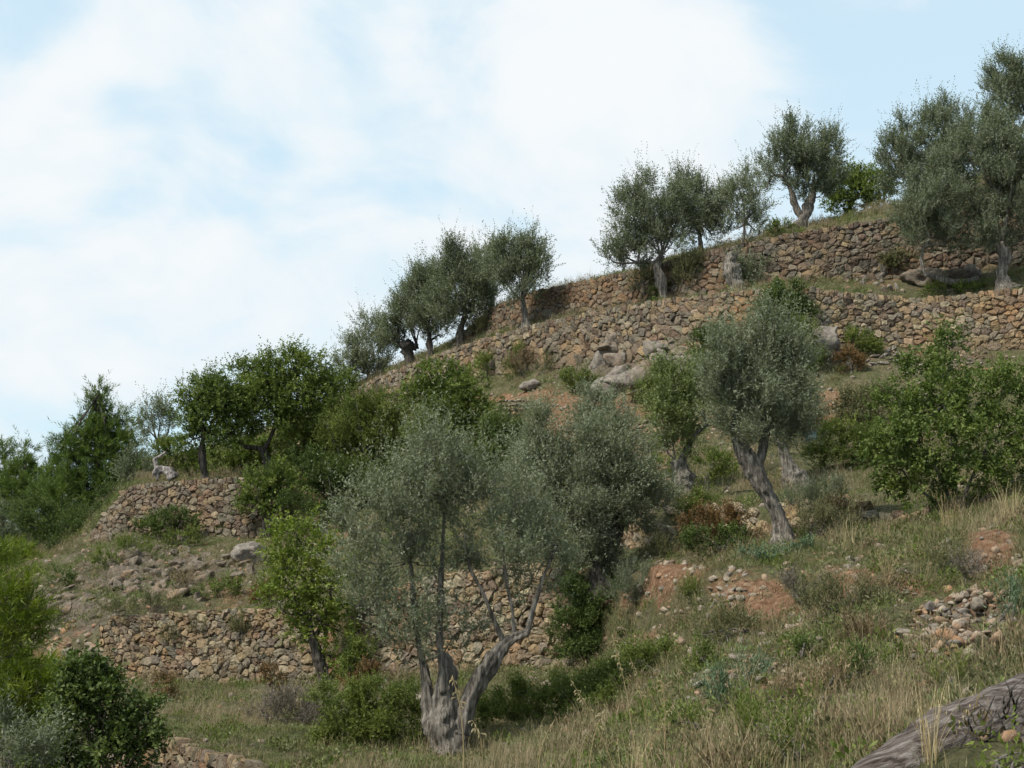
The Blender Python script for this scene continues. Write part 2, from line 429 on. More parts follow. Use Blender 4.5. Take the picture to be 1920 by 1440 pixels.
U = np.concatenate([np.array([-6000., -3000, -1800, -1100, -700, -500]), np.arange(-360, 2281, 6.5), np.array([2400., 2700, 3200, 4200, 7000])])


def curve_uv(name, uu):
    k = np.array(KN[name], dtype=float)
    fine = np.arange(-500, 2500, 5.0)
    v = np.interp(fine, k[:, 0], k[:, 1]); y = np.interp(fine, k[:, 0], k[:, 2])
    ker = np.exp(-0.5 * (np.arange(-6, 7) / 2.4) ** 2); ker /= ker.sum()
    v = np.convolve(np.pad(v, 6, 'edge'), ker, 'valid'); y = np.convolve(np.pad(y, 6, 'edge'), ker, 'valid')
    return np.interp(uu, fine, v), np.interp(uu, fine, y)


def knot_pts(name, uu):
    v, y = curve_uv(name, uu)
    return P_arr(uu, v, y)


rows, rowinfo = [], []
near0 = np.stack([(U - 960) / FPX * 3.0, np.full_like(U, -2.0), np.where(U < 700, -2.2, -1.6)], -1)
near0[:, 0] = np.clip((U - 960) / FPX * 3.0, -12, 12)
near1 = near0.copy(); near1[:, 1] = 3.0; near1[:, 2] = np.interp(U, [0, 600, 1300, 2000], [-3.0, -2.4, -1.55, -1.35])
rows.append(near0); rowinfo.append((-2, 0))
prev = near1
rows.append(near1); rowinfo.append((-1, 0))
for k, nm in enumerate(ORDER):
    cur = knot_pts(nm, U)
    for j in range(1, SEG[k] + 1):
        f = j / SEG[k]
        rows.append(prev * (1 - f) + cur * f); rowinfo.append((k - 1 + f, nm))
    prev = cur
far1 = prev.copy(); far1[:, 1] = prev[:, 1] + 120; far1[:, 0] *= (prev[:, 1] + 120) / prev[:, 1]; far1[:, 2] = -14
far2 = far1.copy(); far2[:, 1] = 6000; far2[:, 0] = far1[:, 0] / far1[:, 1] * 6000; far2[:, 2] = -40
rows += [far1, far2]; rowinfo += [(18, 0), (19, 0)]
TG = np.array(rows)                              # rows x cols x 3
nr, nc_ = TG.shape[:2]
kpar = np.array([r[0] for r in rowinfo])
# damp the relief on wall faces so that the stones sit evenly
damp = np.ones((nr, nc_))
uu_, vv_ = to_px(TG)


def span(k0, k1, u0, u1):
    m_ = (kpar[:, None] > k0 - .15) & (kpar[:, None] < k1 + .12) & (U[None] > u0 - 15) & (U[None] < u1 + 15)
    damp[m_] = 0.12


span(0, 1, 140, 620); span(3, 4, 185, 600); span(3, 4, 680, 1090); span(7, 8, 165, 540); span(5, 6, 1150, 1760)
span(11, 12, 640, 2300); span(13, 14, 850, 2000)
rel = fbm(TG, .55, 3, 3) * .16 + fbm(TG, 2.3, 3, 9) * .07
rel[kpar < -.5] *= .3
TG[..., 2] += rel * damp
TG[..., 1] += fbm(TG + 31.0, 1.3, 3, 5) * .14 * damp

# ground cover weights (the rocky stretches also get a broken surface further down)
soilw = np.zeros((nr, nc_)); rockw = np.zeros((nr, nc_))
for (u, v, ru, rv, w) in ((1415, 1115, 85, 40, 1.1), (1590, 1080, 60, 32, 1.1), (1870, 1040, 60, 44, 1.0), (1265, 1080, 75, 40, 1.0), (1210, 1100, 60, 45, .8), (1700, 1090, 30, 20, .7), (1400, 1260, 120, 50, .45), (1330, 1300, 70, 40, .5),
                          (1230, 1205, 45, 20, .7), (1120, 760, 130, 26, .95), (1070, 800, 60, 40, .9), (1220, 850, 50, 50, .8), (1565, 760, 45, 36, 1.0),
                          (960, 745, 90, 10, .8), (1350, 800, 50, 40, .5), (600, 910, 60, 40, .7), (640, 1000, 60, 40, .5), (430, 1110, 60, 30, .5),
                          (120, 1230, 80, 40, .6), (200, 1270, 90, 30, .4), (1230, 690, 80, 12, .5), (1750, 650, 100, 40, .4), (1650, 530, 60, 18, .6),
                          (1780, 1160, 110, 50, .6), (1500, 1270, 90, 50, .25), (1330, 1330, 60, 40, .25), (470, 1440, 60, 16, .4), (620, 830, 60, 60, .4), (1000, 1130, 130, 60, .4), (690, 1180, 60, 60, .4)):
    soilw = np.maximum(soilw, w * np.exp(-(((uu_ - u) / ru) ** 2 + ((vv_ - v) / rv) ** 2)))
for (u, v, ru, rv, w) in ((280, 1070, 170, 50, 1.0), (120, 1150, 110, 60, .8), (150, 1240, 80, 40, .7), (1180, 690, 130, 36, 1.0), (1540, 650, 70, 40, .8), (1760, 515, 110, 30, .9),
                          (1750, 680, 130, 30, .6), (1790, 1170, 100, 60, .8), (1430, 1240, 70, 40, .4), (230, 990, 90, 20, .6), (1690, 740, 60, 40, .4), (1215, 880, 40, 50, .5)):
    rockw = np.maximum(rockw, w * np.exp(-(((uu_ - u) / ru) ** 2 + ((vv_ - v) / rv) ** 2)))
rdg = 1 - 2 * np.abs(fbm(TG * np.array([1, 1, 2.0]), .8, 4, 61, .6))
TG[..., 2] += np.clip(rockw - .25, 0, 1) * damp * (rdg * .30 - .05)
face_k = ((kpar[:, None] > 3) & (kpar[:, None] < 4.02) & (U[None] > 185) & (U[None] < 1090)) | ((kpar[:, None] > 11) & (kpar[:, None] < 12.02) & (U[None] > 640)) | \
         ((kpar[:, None] > 13) & (kpar[:, None] < 14.02) & (U[None] > 850)) | ((kpar[:, None] > 7) & (kpar[:, None] < 8.02) & (U[None] > 165) & (U[None] < 540))
soilw[face_k] = np.maximum(soilw[face_k], .35)
idx = np.arange(nr * nc_).reshape(nr, nc_)
quads = np.stack([idx[:-1, :-1], idx[:-1, 1:], idx[1:, 1:], idx[1:, :-1]], -1).reshape(-1, 4)
tint = np.stack([soilw.ravel(), rockw.ravel(), np.zeros(nr * nc_)], -1)
hill_me = mesh_from('hillside', TG.reshape(-1, 3), quads, M['ground'], smooth=True, tint=tint)
hill = tag(link('hillside', hill_me), kind='structure')
bvh = BVHTree.FromPolygons([tuple(x) for x in TG.reshape(-1, 3).tolist()], quads.tolist())


def G(u, v):
    """Point of the ground seen at image position u, v."""
    d = pix_dir(u, v)
    h = bvh.ray_cast(Vector((0, 0, 0)), d.normalized())
    if h[0] is None: return None
    return np.array(h[0])


def drop(p):
    h = bvh.ray_cast(Vector((p[0], p[1], p[2] + 40)), Vector((0, 0, -1)))
    return np.array(h[0]) if h[0] is not None else np.array(p)


def base_at(u, v=None, Y=None):
    if Y is not None: return drop(P(u, 900, Y))
    g_ = G(u, v)
    return g_


# ------------------------------------------------------------------ dry-stone walls
PAL = dict(grey=(.178, .157, .126), pale=(.270, .232, .172), tan=(.235, .184, .120), rust=(.25, .142, .072), brown=(.155, .120, .092), dark=(.105, .090, .076))


def clip_poly(poly, n, c):
    """Keep the side with dot(p, n) <= c."""
    out_ = []
    for i in range(len(poly)):
        a, b_ = poly[i], poly[(i + 1) % len(poly)]
        da, db = a[0] * n[0] + a[1] * n[1] - c, b_[0] * n[0] + b_[1] * n[1] - c
        if da <= 0: out_.append(a)
        if (da < 0 < db) or (db < 0 < da):
            f = da / (da - db)
            out_.append((a[0] + (b_[0] - a[0]) * f, a[1] + (b_[1] - a[1]) * f))
    return out_


def build_wall(label, top, base, u0, u1, size, weights, seed, rust_fn=None, coping=True, proud=.08, ragged=.0, cut=None, big_low=0.0, gap=.004, extra_top=.06, bright=1.0):
    """One terrace wall: every stone a mesh of its own, cut from a random packing of the face."""
    rg = np.random.default_rng(seed)
    uu = np.linspace(u0, u1, 160)
    T, B = knot_pts(top, uu), knot_pts(base, uu)
    T = T + np.array([0, 0, extra_top]); B = B - np.array([0, 0, .06])
    mid = (T + B) / 2
    s = np.concatenate([[0], np.cumsum(np.linalg.norm(np.diff(mid, axis=0), axis=1))])
    Hs = np.linalg.norm(T - B, axis=1)
    Lw, Hm = s[-1], Hs.max()
    asp = 1.22
    pts, rad = [], []
    if coping:
        x = 0.0
        while x < Lw:
            w = rg.uniform(.15, .27) * max(.85, size / .3)
            pts.append((x + w / 2, 1.0)); rad.append(w * .5); x += w
        ncop = len(pts)
    else: ncop = 0
    # pts hold (s, t); the distance test works in metres with the local height
    P0 = [(p[0] / asp, (np.interp(p[0], s, Hs) - .09)) for p in pts]
    R0 = list(rad)
    target = int(Lw * Hs.mean() / (size * size * .62) * 14)
    arr = np.zeros((target + len(P0), 3)); cnt = 0
    for p, r in zip(P0, R0): arr[cnt] = (*p, r); cnt += 1
    lowb = big_low
    for _ in range(target):
        ss = rg.uniform(0, Lw); h = np.interp(ss, s, Hs)
        if h < .12: continue
        tt = rg.uniform(0, 1)
        r = size * rg.choice([.34, .42, .52, .66], p=[.28, .36, .26, .10]) * (1 + lowb * max(0, .55 - tt) * 1.6)
        q = np.array([ss / asp, tt * (h - (.2 if coping else 0))])
        if cnt:
            dd = np.hypot(arr[:cnt, 0] - q[0], arr[:cnt, 1] - q[1])
            if (dd < (arr[:cnt, 2] + r) * .86).any(): continue
        arr[cnt] = (q[0], q[1], r); cnt += 1
    arr = arr[:cnt]
    root_i = len(uu) // 2
    root = B[root_i]
    e = tag(thing('terrace_wall', root, label, 'stone wall'), kind='thing')
    stones = []
    for i in range(cnt):
        cx, cy, r = arr[i]
        h = np.interp(cx * asp, s, Hs)
        w = r * 2.6 + .1
        top_lim = h + (rg.uniform(-.02, .07) if i < ncop or cy > h - .35 else 0)
        if ragged and rg.random() < ragged and cy > h * .55: continue
        poly = [(cx - w, max(cy - w, -.02)), (cx + w, max(cy - w, -.02)), (cx + w, min(cy + w, top_lim)), (cx - w, min(cy + w, top_lim))]
        d = np.hypot(arr[:, 0] - cx, arr[:, 1] - cy)
        for j in np.argsort(d)[1:22]:
            n_ = arr[j, :2] - arr[i, :2]
            dist = d[j]
            if dist < 1e-6: continue
            n_ = n_ / dist
            # power-diagram split so that big stones take more room
            off = (dist ** 2 + (r ** 2 - arr[j, 2] ** 2)) / (2 * dist)
            off = min(max(off, dist * .2), dist * .8)
            c_ = n_ @ arr[i, :2] + off - gap
            poly = clip_poly(poly, n_, c_)
            if len(poly) < 3: break
        if len(poly) < 3: continue
        poly = np.array(poly); poly[:, 0] *= asp
        cen = poly.mean(0)
        ext = poly.max(0) - poly.min(0)
        if ext.min() < .05: continue
        # round the corners once
        q = []
        for k_ in range(len(poly)):
            a, b_ = poly[k_], poly[(k_ + 1) % len(poly)]
            lim = .15 if np.linalg.norm(b_ - a) > .06 else .5
            q.append(a * (1 - lim) + b_ * lim)
            if lim < .5: q.append(a * lim + b_ * (1 - lim))
        poly = np.array(q)
        m_ = len(poly)
        pr = proud * rg.uniform(.55, 1.25) * min(1, ext.min() / .25)
        tilt = rg.normal(0, .22, 2)
        rings = []
        for sc_, dp in ((.97, -.16), (1.0, .0), (.945, pr * .66), (.62, pr)):
            pp = cen + (poly - cen) * sc_
            jit = rg.normal(0, .012, (m_, 2)) * (1 if dp > 0 else 0)
            dep = np.full(m_, dp)
            if dp > 0: dep = dep + ((pp - cen) @ tilt) + rg.normal(0, .016, m_)
            rings.append(np.column_stack([pp + jit, dep]))
        rings.append(np.array([[*cen, pr * 1.02 + rg.normal(0, .01)]]))
        W2 = np.vstack(rings)
        # wall space to world
        fr = np.clip(np.interp(W2[:, 0], s, np.linspace(0, 1, len(s))), 0, 1) * (len(s) - 1)
        i0 = np.clip(fr.astype(int), 0, len(s) - 2); f = (fr - i0)[:, None]
        Bp, Tp = B[i0] * (1 - f) + B[i0 + 1] * f, T[i0] * (1 - f) + T[i0 + 1] * f
        up = (Tp - Bp); hh = np.linalg.norm(up, axis=1, keepdims=True); up = up / hh
        along = B[np.clip(i0 + 6, 0, len(B) - 1)] - B[np.clip(i0 - 6, 0, len(B) - 1)]
        nrm = np.cross(along, up); nrm /= np.linalg.norm(nrm, axis=1, keepdims=True)
        nrm[nrm[:, 1] > 0] *= -1
        Wp = Bp + up * W2[:, 1:2] + nrm * (W2[:, 2:3] + .03)
        faces = []
        for rr in range(3):
            for k_ in range(m_):
                a, b_ = rr * m_ + k_, rr * m_ + (k_ + 1) % m_
                faces.append((a, b_, b_ + m_, a + m_))
        apex = 4 * m_
        for k_ in range(m_): faces.append((3 * m_ + k_, 3 * m_ + (k_ + 1) % m_, apex))
        cw = Wp.mean(0)
        pu, pv = to_px(cw)
        if cut is not None and cut(pu, pv): continue
        wts = dict(weights)
        ks = list(wts); ww = np.clip(np.array([wts[k_] for k_ in ks]), 0, None); ww = ww / ww.sum()
        col = np.array(PAL[ks[rg.choice(len(ks), p=ww)]])
        ru_ = .25 * fbm(cw[None], .8, 3, seed)[0] + (rust_fn(pu, pv) * .6 if rust_fn is not None else 0) + rg.normal(0, .16)
        col = col * (1 - np.clip(ru_, 0, .9)) + np.array(PAL['rust']) * np.clip(ru_, 0, .9)
        col = col * np.array([1.04, .99, .92]) * bright * rg.uniform(.74, 1.22) * (1 + rg.normal(0, .018, 3))
        stones.append((-(ext[0] * ext[1]) / cw[1] ** 2, Wp - root, faces, col))
    stones.sort(key=lambda x: x[0])
    rest_v, rest_f, rest_c, nv = [], [], [], 0
    for i, (_, Wp, faces, col) in enumerate(stones):
        if i < 300:
            me = mesh_from('stone', Wp, faces, M['wall_stone'], tint=col)
            link('stone', me, e)
        else:
            rest_v.append(Wp); rest_f += [tuple(x + nv for x in f) for f in faces]
            rest_c.append(np.tile(col, (len(Wp), 1))); nv += len(Wp)
    if rest_v:
        me = mesh_from('small_stones', np.vstack(rest_v), rest_f, M['wall_stone'], tint=np.vstack(rest_c))
        tag(link('small_stones', me, e), kind='stuff')
    print('wall', label[:40], len(stones))
    return e


def bump(u, v, cu, cv, ru, rv):
    return math.exp(-(((u - cu) / ru) ** 2 + ((v - cv) / rv) ** 2))


build_wall('dry stone wall of the topmost terrace, rust and grey stones, running under the skyline olives', 'A1_top', 'A1_base', 852, 1985, .265,
           dict(grey=.36, brown=.30, dark=.14, tan=.14), 11,
           rust_fn=lambda u, v: .75 * bump(u, v, 1080, 550, 120, 40) + 1.0 * bump(u, v, 1370, 530, 90, 22) + .5 * bump(u, v, 1680, 500, 80, 25), big_low=.5, bright=.66)
build_wall('long curving dry stone wall dropping from the dark evergreen bush down to the carob trees', 'A2_top', 'A2_base', 640, 1462, .29,
           dict(grey=.42, brown=.20, pale=.10, tan=.20, dark=.06), 12,
           rust_fn=lambda u, v: 1.1 * bump(u, v, 1400, 585, 90, 40) + .35 * bump(u, v, 900, 680, 120, 30), big_low=.9, bright=.74)
build_wall('tan dry stone wall below the big grey outcrop and the wide spreading olive', 'A2_top', 'A2_base', 1492, 2060, .245,
           dict(grey=.22, brown=.20, pale=.16, tan=.38), 13,
           rust_fn=lambda u, v: .45 * bump(u, v, 1900, 580, 70, 50), big_low=.2, bright=.78)
build_wall('pale dry stone wall with weeds in its joints above the dry grass terrace', 'B_top', 'B_base', 190, 612, .205,
           dict(grey=.26, brown=.10, pale=.26, tan=.34), 14, coping=False, big_low=.25, bright=.72)
build_wall('pale rubble terrace wall seen behind the many stemmed central olive tree', 'B_top', 'B_base', 672, 1088, .21,
           dict(grey=.18, brown=.12, pale=.28, tan=.34), 15, coping=False, big_low=.2, bright=.82)
build_wall('rounded stone bastion wall under the bent carob trees, beside the pines', 'C_top', 'C_base', 172, 540, .24,
           dict(grey=.38, brown=.26, pale=.14, tan=.18), 16, coping=True, big_low=.3, bright=.72)
build_wall('tumbled low stone wall running behind the leaning olive trunk', 'E_top', 'E_base', 1165, 1745, .23,
           dict(grey=.16, brown=.16, pale=.30, tan=.26), 17, coping=False, ragged=.45)
build_wall('low stone retaining wall at the bottom edge below the grassy terrace', 'D_top', 'D_base', 175, 590, .20,
           dict(grey=.30, brown=.34, pale=.08, tan=.28), 18, coping=True, bright=.72)

# ------------------------------------------------------------------ rocks


def ico(sub):
    import bmesh
    bm = bmesh.new(); bmesh.ops.create_icosphere(bm, subdivisions=sub, radius=1.0)
    V = np.array([v.co[:] for v in bm.verts]); F = np.array([[v.index for v in f.verts] for f in bm.faces])
    bm.free()
    return V, F


ICO = {k: ico(k) for k in (1, 2, 3, 4)}


def rock_verts(sub, seed, cuts=9, rough=.12, scale=(1, 1, 1), cmin=.42):
    rg = np.random.default_rng(seed)
    V, F = ICO[sub]; V = V.copy()
    for _ in range(cuts):
        n_ = rg.normal(size=3); n_ /= np.linalg.norm(n_)
        c = rg.uniform(cmin, .82)
        d = V @ n_ - c
        V = V - np.outer(np.clip(d, 0, None), n_) * .92
    if rough:
        dn = fbm(V + seed * 3.1, 1.7, 4 if sub > 2 else 2, seed)
        V = V * (1 + rough * dn[:, None])
    return V * np.array(scale), F


def outcrop(label, u, v, w, h, depth, seed, Y=None, sink=.42, rot=0.0, tilt=0.0, cat='rock outcrop', name='rock_outcrop', sub=4, mat='rock'):
    g_ = base_at(u, v, Y)
    px = g_[1] / FPX
    V, F = rock_verts(sub, seed, 12, .16, (w * px / 2, depth / 2, h * px / 2))
    c, s_ = math.cos(tilt), math.sin(tilt)
    V = np.stack([V[:, 0] * c + V[:, 2] * s_, V[:, 1], -V[:, 0] * s_ + V[:, 2] * c], -1)
    c, s_ = math.cos(rot), math.sin(rot)
    V = np.stack([V[:, 0] * c - V[:, 1] * s_, V[:, 0] * s_ + V[:, 1] * c, V[:, 2]], -1)
    st = fbm(np.stack([V[:, 0] * .5, V[:, 1] * .5, V[:, 2] * 2.6], -1), 2.0, 4, seed + 5, .6)
    rd = 1 - 2 * np.abs(fbm(V + 5.0, 1.1, 4, seed + 8, .55))
    V = V + (V / (np.linalg.norm(V, axis=1, keepdims=True) + 1e-6)) * ((st * .10 + rd * .13 - .1) * min(1, w * px / 2.4))[:, None]
    o = link(name, mesh_from(name, V, F, M[mat]))
    o.location = tuple(float(x) for x in g_ + np.array([0, 0, h * px * (.5 - sink)]))
    return tag(o, label, cat)


def crag(label, u, v, w, h, depth, seed, tilt=-.25, n=16, mat='rock', sink=.35, bs=1.0):
    """A broken ledge: angular blocks along one bedding direction, grown together."""
    rgx = np.random.default_rng(seed)
    g_ = G(u, v); px = g_[1] / FPX
    e = thing('rock_outcrop', g_, label, 'rock outcrop')
    for i in range(n):
        du, dv = rgx.uniform(-.5, .5), rgx.uniform(-.5, .5)
        q = G(u + du * w, v + dv * h - du * w * math.tan(-tilt) * .5)
        if q is None or abs(q[1] - g_[1]) > depth * 1.6: continue
        bw = w * px * rgx.uniform(.16, .40) * bs; bh = h * px * rgx.uniform(.28, .62) * bs; bd = bw * rgx.uniform(.6, 1.2)
        V, F = rock_verts(3, seed * 40 + i, 18, .04, (bw / 2, bd / 2, bh / 2), cmin=.28)
        st = fbm(np.stack([V[:, 0], V[:, 1], V[:, 2] * 3.0], -1) + i, 2.6, 3, seed, .6)
        V = V * (1 + .13 * st[:, None])
        a = tilt + rgx.normal(0, .12); c, s_ = math.cos(a), math.sin(a)
        V = np.stack([V[:, 0] * c + V[:, 2] * s_, V[:, 1], -V[:, 0] * s_ + V[:, 2] * c], -1)
        a = rgx.normal(0, .4); c, s_ = math.cos(a), math.sin(a)
        V = np.stack([V[:, 0] * c - V[:, 1] * s_, V[:, 0] * s_ + V[:, 1] * c, V[:, 2]], -1)
        link('block', mesh_from('block', V + q - g_ + np.array([0, 0, bh * (.5 - sink) * .6]), F, M[mat]), e)
    return e


def join(parts):
    V, F, n = [], [], 0
    for v, f in parts:
        V.append(v); F += [tuple(x + n for x in ff) for ff in f]; n += len(v)
    return np.vstack(V), F


outcrop('rounded dark boulder bulging out of the long curving wall', 1148, 668, 74, 62, 1.0, 21, sink=.25, mat='bankrock')
crag('long slanting grey outcrop below the long curving wall', 1185, 700, 150, 74, 3.4, 22, tilt=-.3, n=10, bs=2.5, sink=.52)
crag('pale ridged outcrop leaning towards the green evergreen shrub', 1262, 702, 110, 84, 3.4, 23, tilt=-.35, n=9, bs=2.6, sink=.52)
outcrop('pale flat slab at the foot of the ridged outcrop', 1215, 733, 110, 36, 1.6, 24, tilt=-.2, mat='loose')
outcrop('small pale boulder among dry tufts below the curving wall', 1000, 728, 54, 30, .8, 25)
outcrop('low grey slab beside the small round bush under the curving wall', 1135, 742, 74, 26, 1.0, 26)
outcrop('smooth tall grey rock leaning on the tan wall near the evergreen bush', 1548, 668, 100, 92, 1.6, 27, tilt=.25, sink=.25)
crag('small ledge of grey rock at the foot of the tan wall', 1640, 672, 90, 26, 1.2, 28)
outcrop('broad dark outcrop on the terrace under the wide spreading olive', 1745, 528, 170, 62, 2.4, 29, tilt=-.1, sink=.40, mat='bankrock')
crag('rust stained dark outcrop at the end of the topmost wall', 1645, 522, 70, 52, 1.6, 30)
outcrop('hump of grey rock beside the trunk of the wide spreading olive', 1815, 520, 70, 44, 1.4, 31)
crag('broad bare rock face on the slope above the pale wall', 370, 1085, 210, 90, 4.2, 32, tilt=-.3, n=34, bs=.8, mat='bankrock', sink=.46)
crag('grey rock shoulder below the bastion wall', 290, 1055, 150, 80, 3.6, 33, tilt=-.35, n=26, bs=.85, mat='bankrock', sink=.46)
outcrop('pale rounded boulder below the right end of the bastion wall', 472, 1052, 74, 54, 1.4, 34, sink=.3)
crag('low weathered rock band falling towards the pines', 160, 1118, 200, 80, 4.2, 35, tilt=-.3, n=30, bs=.75, mat='bankrock', sink=.46)
crag('dark broken rock between scrub tufts above the pale wall', 240, 1125, 150, 60, 3.4, 36, tilt=-.25, n=22, bs=.75, mat='bankrock', sink=.46)
crag('large pale sloping slab beside the end of the pale weedy wall', 150, 1245, 130, 66, 2.6, 37, tilt=-.35, mat='loose')
crag('ochre rock ledge above the pale sloping slab', 95, 1195, 100, 46, 2.0, 38, tilt=-.3, mat='loose')
outcrop('pale angular block perched beside the dark hollow under the carobs', 500, 990, 40, 26, .7, 39, sink=.2, mat='loose')
outcrop('tall pale block standing at the foot of the wall behind the central olive', 1025, 1300, 34, 40, .5, 40, sink=.2, mat='loose')

SV = []
for i in range(12):
    V, F = rock_verts(2, 100 + i, 16, .05, cmin=.30)
    SV.append(mesh_from('stone', V, F, M['loose']))
for i in range(4):
    V, F = rock_verts(2, 140 + i, 16, .05, cmin=.30)
    SV.append(mesh_from('stone', V, F, M['rock']))


def stone_obj(name, p, size, rg, parent=None, flat=.7, off=.25):
    o = bpy.data.objects.new(name, SV[rg.integers(len(SV))])
    o.scale = (size * rg.uniform(.8, 1.35) / 2, size * rg.uniform(.7, 1.2) / 2, size * flat * rg.uniform(.7, 1.2) / 2)
    o.rotation_euler = (rg.normal(0, .3), rg.normal(0, .3), rg.uniform(0, 6.28))
    o.location = tuple(float(x) for x in p + np.array([0, 0, size * off]))
    if parent is not None:
        o.parent = parent
        o.location = tuple(float(x) for x in p + np.array([0, 0, size * off]) - np.array(parent.location))
    COL.objects.link(o)
    return o


rg = np.random.default_rng(55)
pile = thing('rubble_pile', G(1790, 1190), 'spill of broken grey and reddish stones on the grassy near slope', 'stone pile')
for i in range(260):
    if i < 26: u, v, s_ = (*[(1745, 1150), (1735, 1168), (1765, 1145), (1722, 1180), (1755, 1185), (1780, 1205), (1800, 1185), (1700, 1200), (1715, 1205), (1735, 1205), (1795, 1215), (1850, 1195), (1875, 1220), (1820, 1235), (1840, 1150), (1860, 1130), (1800, 1130), (1690, 1190), (1780, 1160), (1810, 1160), (1760, 1220), (1835, 1215), (1770, 1175), (1745, 1195), (1880, 1180), (1725, 1220)][i],
                               [.30, .20, .2, .19, .18, .27, .17][i % 7])
    else:
        a, r_ = rg.uniform(0, 6.28), rg.random() ** .6
        u, v = 1795 + r_ * math.cos(a) * 108 - r_ * math.sin(a) * 22, 1170 + r_ * math.sin(a) * 66 - r_ * math.cos(a) * 26
        s_ = rg.choice([.06, .09, .13], p=[.45, .35, .2])
    p = G(u, v)
    if p is not None: stone_obj('stone', p, s_, rg, pile)
pile2 = thing('rubble_pile', G(1440, 1255), 'small heap of grey stones in the grass below the red earth bank', 'stone pile')
for i in range(60):
    p = G(1440 + rg.normal(0, 32), 1255 + rg.normal(0, 17))
    stone_obj('stone', p, rg.choice([.06, .1, .16], p=[.4, .4, .2]), rg, pile2)
pile3 = thing('rubble_pile', G(963, 772), 'short stub of stacked stones on red earth between the green bushes', 'stone pile')
for i in range(48):
    r_, c_ = divmod(i, 12)
    p = G(963, 782) + np.array([(c_ - 5.5) * .115 * (1 - r_ * .05) + rg.normal(0, .02), rg.normal(0, .1), .08 + r_ * .17])
    stone_obj('stone', p, .24, rg, pile3, off=.1)
pile4 = thing('rubble_pile', G(1215, 850), 'slide of pale stones down red earth behind the pale trunked tree', 'stone pile')
for i in range(110):
    f = rg.random()
    p = G(1195 + f * 45 + rg.normal(0, 16), 800 + f * 110 + rg.normal(0, 10))
    if p is not None: stone_obj('stone', p, rg.choice([.12, .2, .3], p=[.45, .4, .15]), rg, pile4)
pile5 = thing('rubble_pile', G(1680, 1118), 'little stack of flat brown stones in tall grass left of the stone spill', 'stone pile')
for i, (u, v, s_) in enumerate(((1680, 1115, .16), (1695, 1120, .2), (1684, 1130, .2), (1700, 1112, .14), (1670, 1128, .13), (1715, 1118, .12))):
    stone_obj('stone', G(u, v), s_, rg, pile5, flat=.4)
pile6 = thing('rubble_pile', G(1780, 680), 'scree of pinkish stones under the tan wall behind the airy carob bush', 'stone pile')
for i in range(120):
    p = G(1790 + rg.normal(0, 55), 690 + rg.normal(0, 18))
    if p is not None: stone_obj('stone', p, rg.choice([.1, .16, .24], p=[.45, .4, .15]), rg, pile6)
pile7 = thing('rubble_pile', G(1370, 1140), 'crumbling pale stones bedded in the face of the red earth bank', 'stone pile')
for i in range(46):
    p = G(1372 + rg.normal(0, 20), 1118 + rg.normal(0, 22))
    if p is not None: stone_obj('stone', p, rg.choice([.1, .16, .22], p=[.45, .4, .15]), rg, pile7, off=.05)
for (lab, u, v, s_) in (('rounded grey boulder half sunk in grass beside the small stone heap', 1545, 1258, .22), ('pale upright stone in scrub above the small stone heap', 1540, 1203, .13),
                        ('flat brown slab jutting from grass right of the red earth bank', 1567, 1142, .26), ('pale rock at the dry gully below the red earth bank', 1328, 1162, .2),
                        ('grey boulder at the top edge of the brambles', 1276, 1214, .28), ('two toned slab just below the grey boulder by the brambles', 1296, 1230, .22),
                        ('pale flat rock between the two spurge cushions', 1310, 1290, .2), ('low grey rock touching the smaller spurge cushion', 1375, 1268, .18),
                        ('reddish stone left of the larger spurge cushion', 1302, 1318, .14), ('grey rock beneath the larger spurge cushion', 1330, 1345, .2),
                        ('pale slab lying at the mouth of the shady hollow', 1248, 1152, .26), ('pale thin slab beside the one at the hollow mouth', 1283, 1155, .2),
                        ('ochre boulder deep in the shady hollow', 1165, 1192, .4), ('dim boulder under the dark trunked olive', 1140, 1138, .4),
                        ('white rock left of the split central trunk', 785, 1318, .34), ('grey stone below the dry brown flowering weed', 1600, 1315, .14),
                        ('long pale rock edge at the bottom of the near slope', 1530, 1375, .3), ('white stone by the brambles right of the central trunk', 1085, 1292, .24),
                        ('grey rock on the terrace bank right of the leaning trunk', 1700, 1075, .12), ('small white stone on the bank below the airy carob', 1842, 1012, .07)):
    p = G(u, v)
    if p is not None: tag(stone_obj('rock', p, s_, rg), lab, 'rock', 'loose rocks on the near slope')

# ------------------------------------------------------------------ plants


def leaves_mesh(name, pos, dirs, length, width, tone, mat, rgx, up_bias=.6, origin=None, tri=False):
    n = len(pos)
    side = rgx.normal(size=(n, 3)); side[:, 2] *= .6
    side -= dirs * (side * dirs).sum(1, keepdims=True)
    side /= np.linalg.norm(side, axis=1, keepdims=True) + 1e-9
    nrm = np.cross(side, dirs)
    flip = (nrm[:, 2] < 0) & (rgx.random(n) < up_bias)
    side[flip] *= -1
    ln = (length * rgx.uniform(.7, 1.25, n))[:, None]; wd = (width * rgx.uniform(.75, 1.25, n))[:, None]
    if tri:
        V = np.empty((n, 3, 3))
        V[:, 0] = pos + dirs * ln * .1 - side * wd * .5; V[:, 1] = pos + dirs * ln * .3 + side * wd * .5; V[:, 2] = pos + dirs * ln
        if origin is not None: V -= origin
        return mesh_from(name, V.reshape(-1, 3), np.arange(n * 3).reshape(n, 3), mat, ftint=np.clip(tone, 0, 1))
    V = np.empty((n, 4, 3))
    V[:, 0] = pos; V[:, 1] = pos + dirs * ln * .48 + side * wd * .5
    V[:, 2] = pos + dirs * ln; V[:, 3] = pos + dirs * ln * .48 - side * wd * .5
    if origin is not None: V -= origin
    return mesh_from(name, V.reshape(-1, 3), np.arange(n * 4).reshape(n, 4), mat, ftint=np.clip(tone, 0, 1))


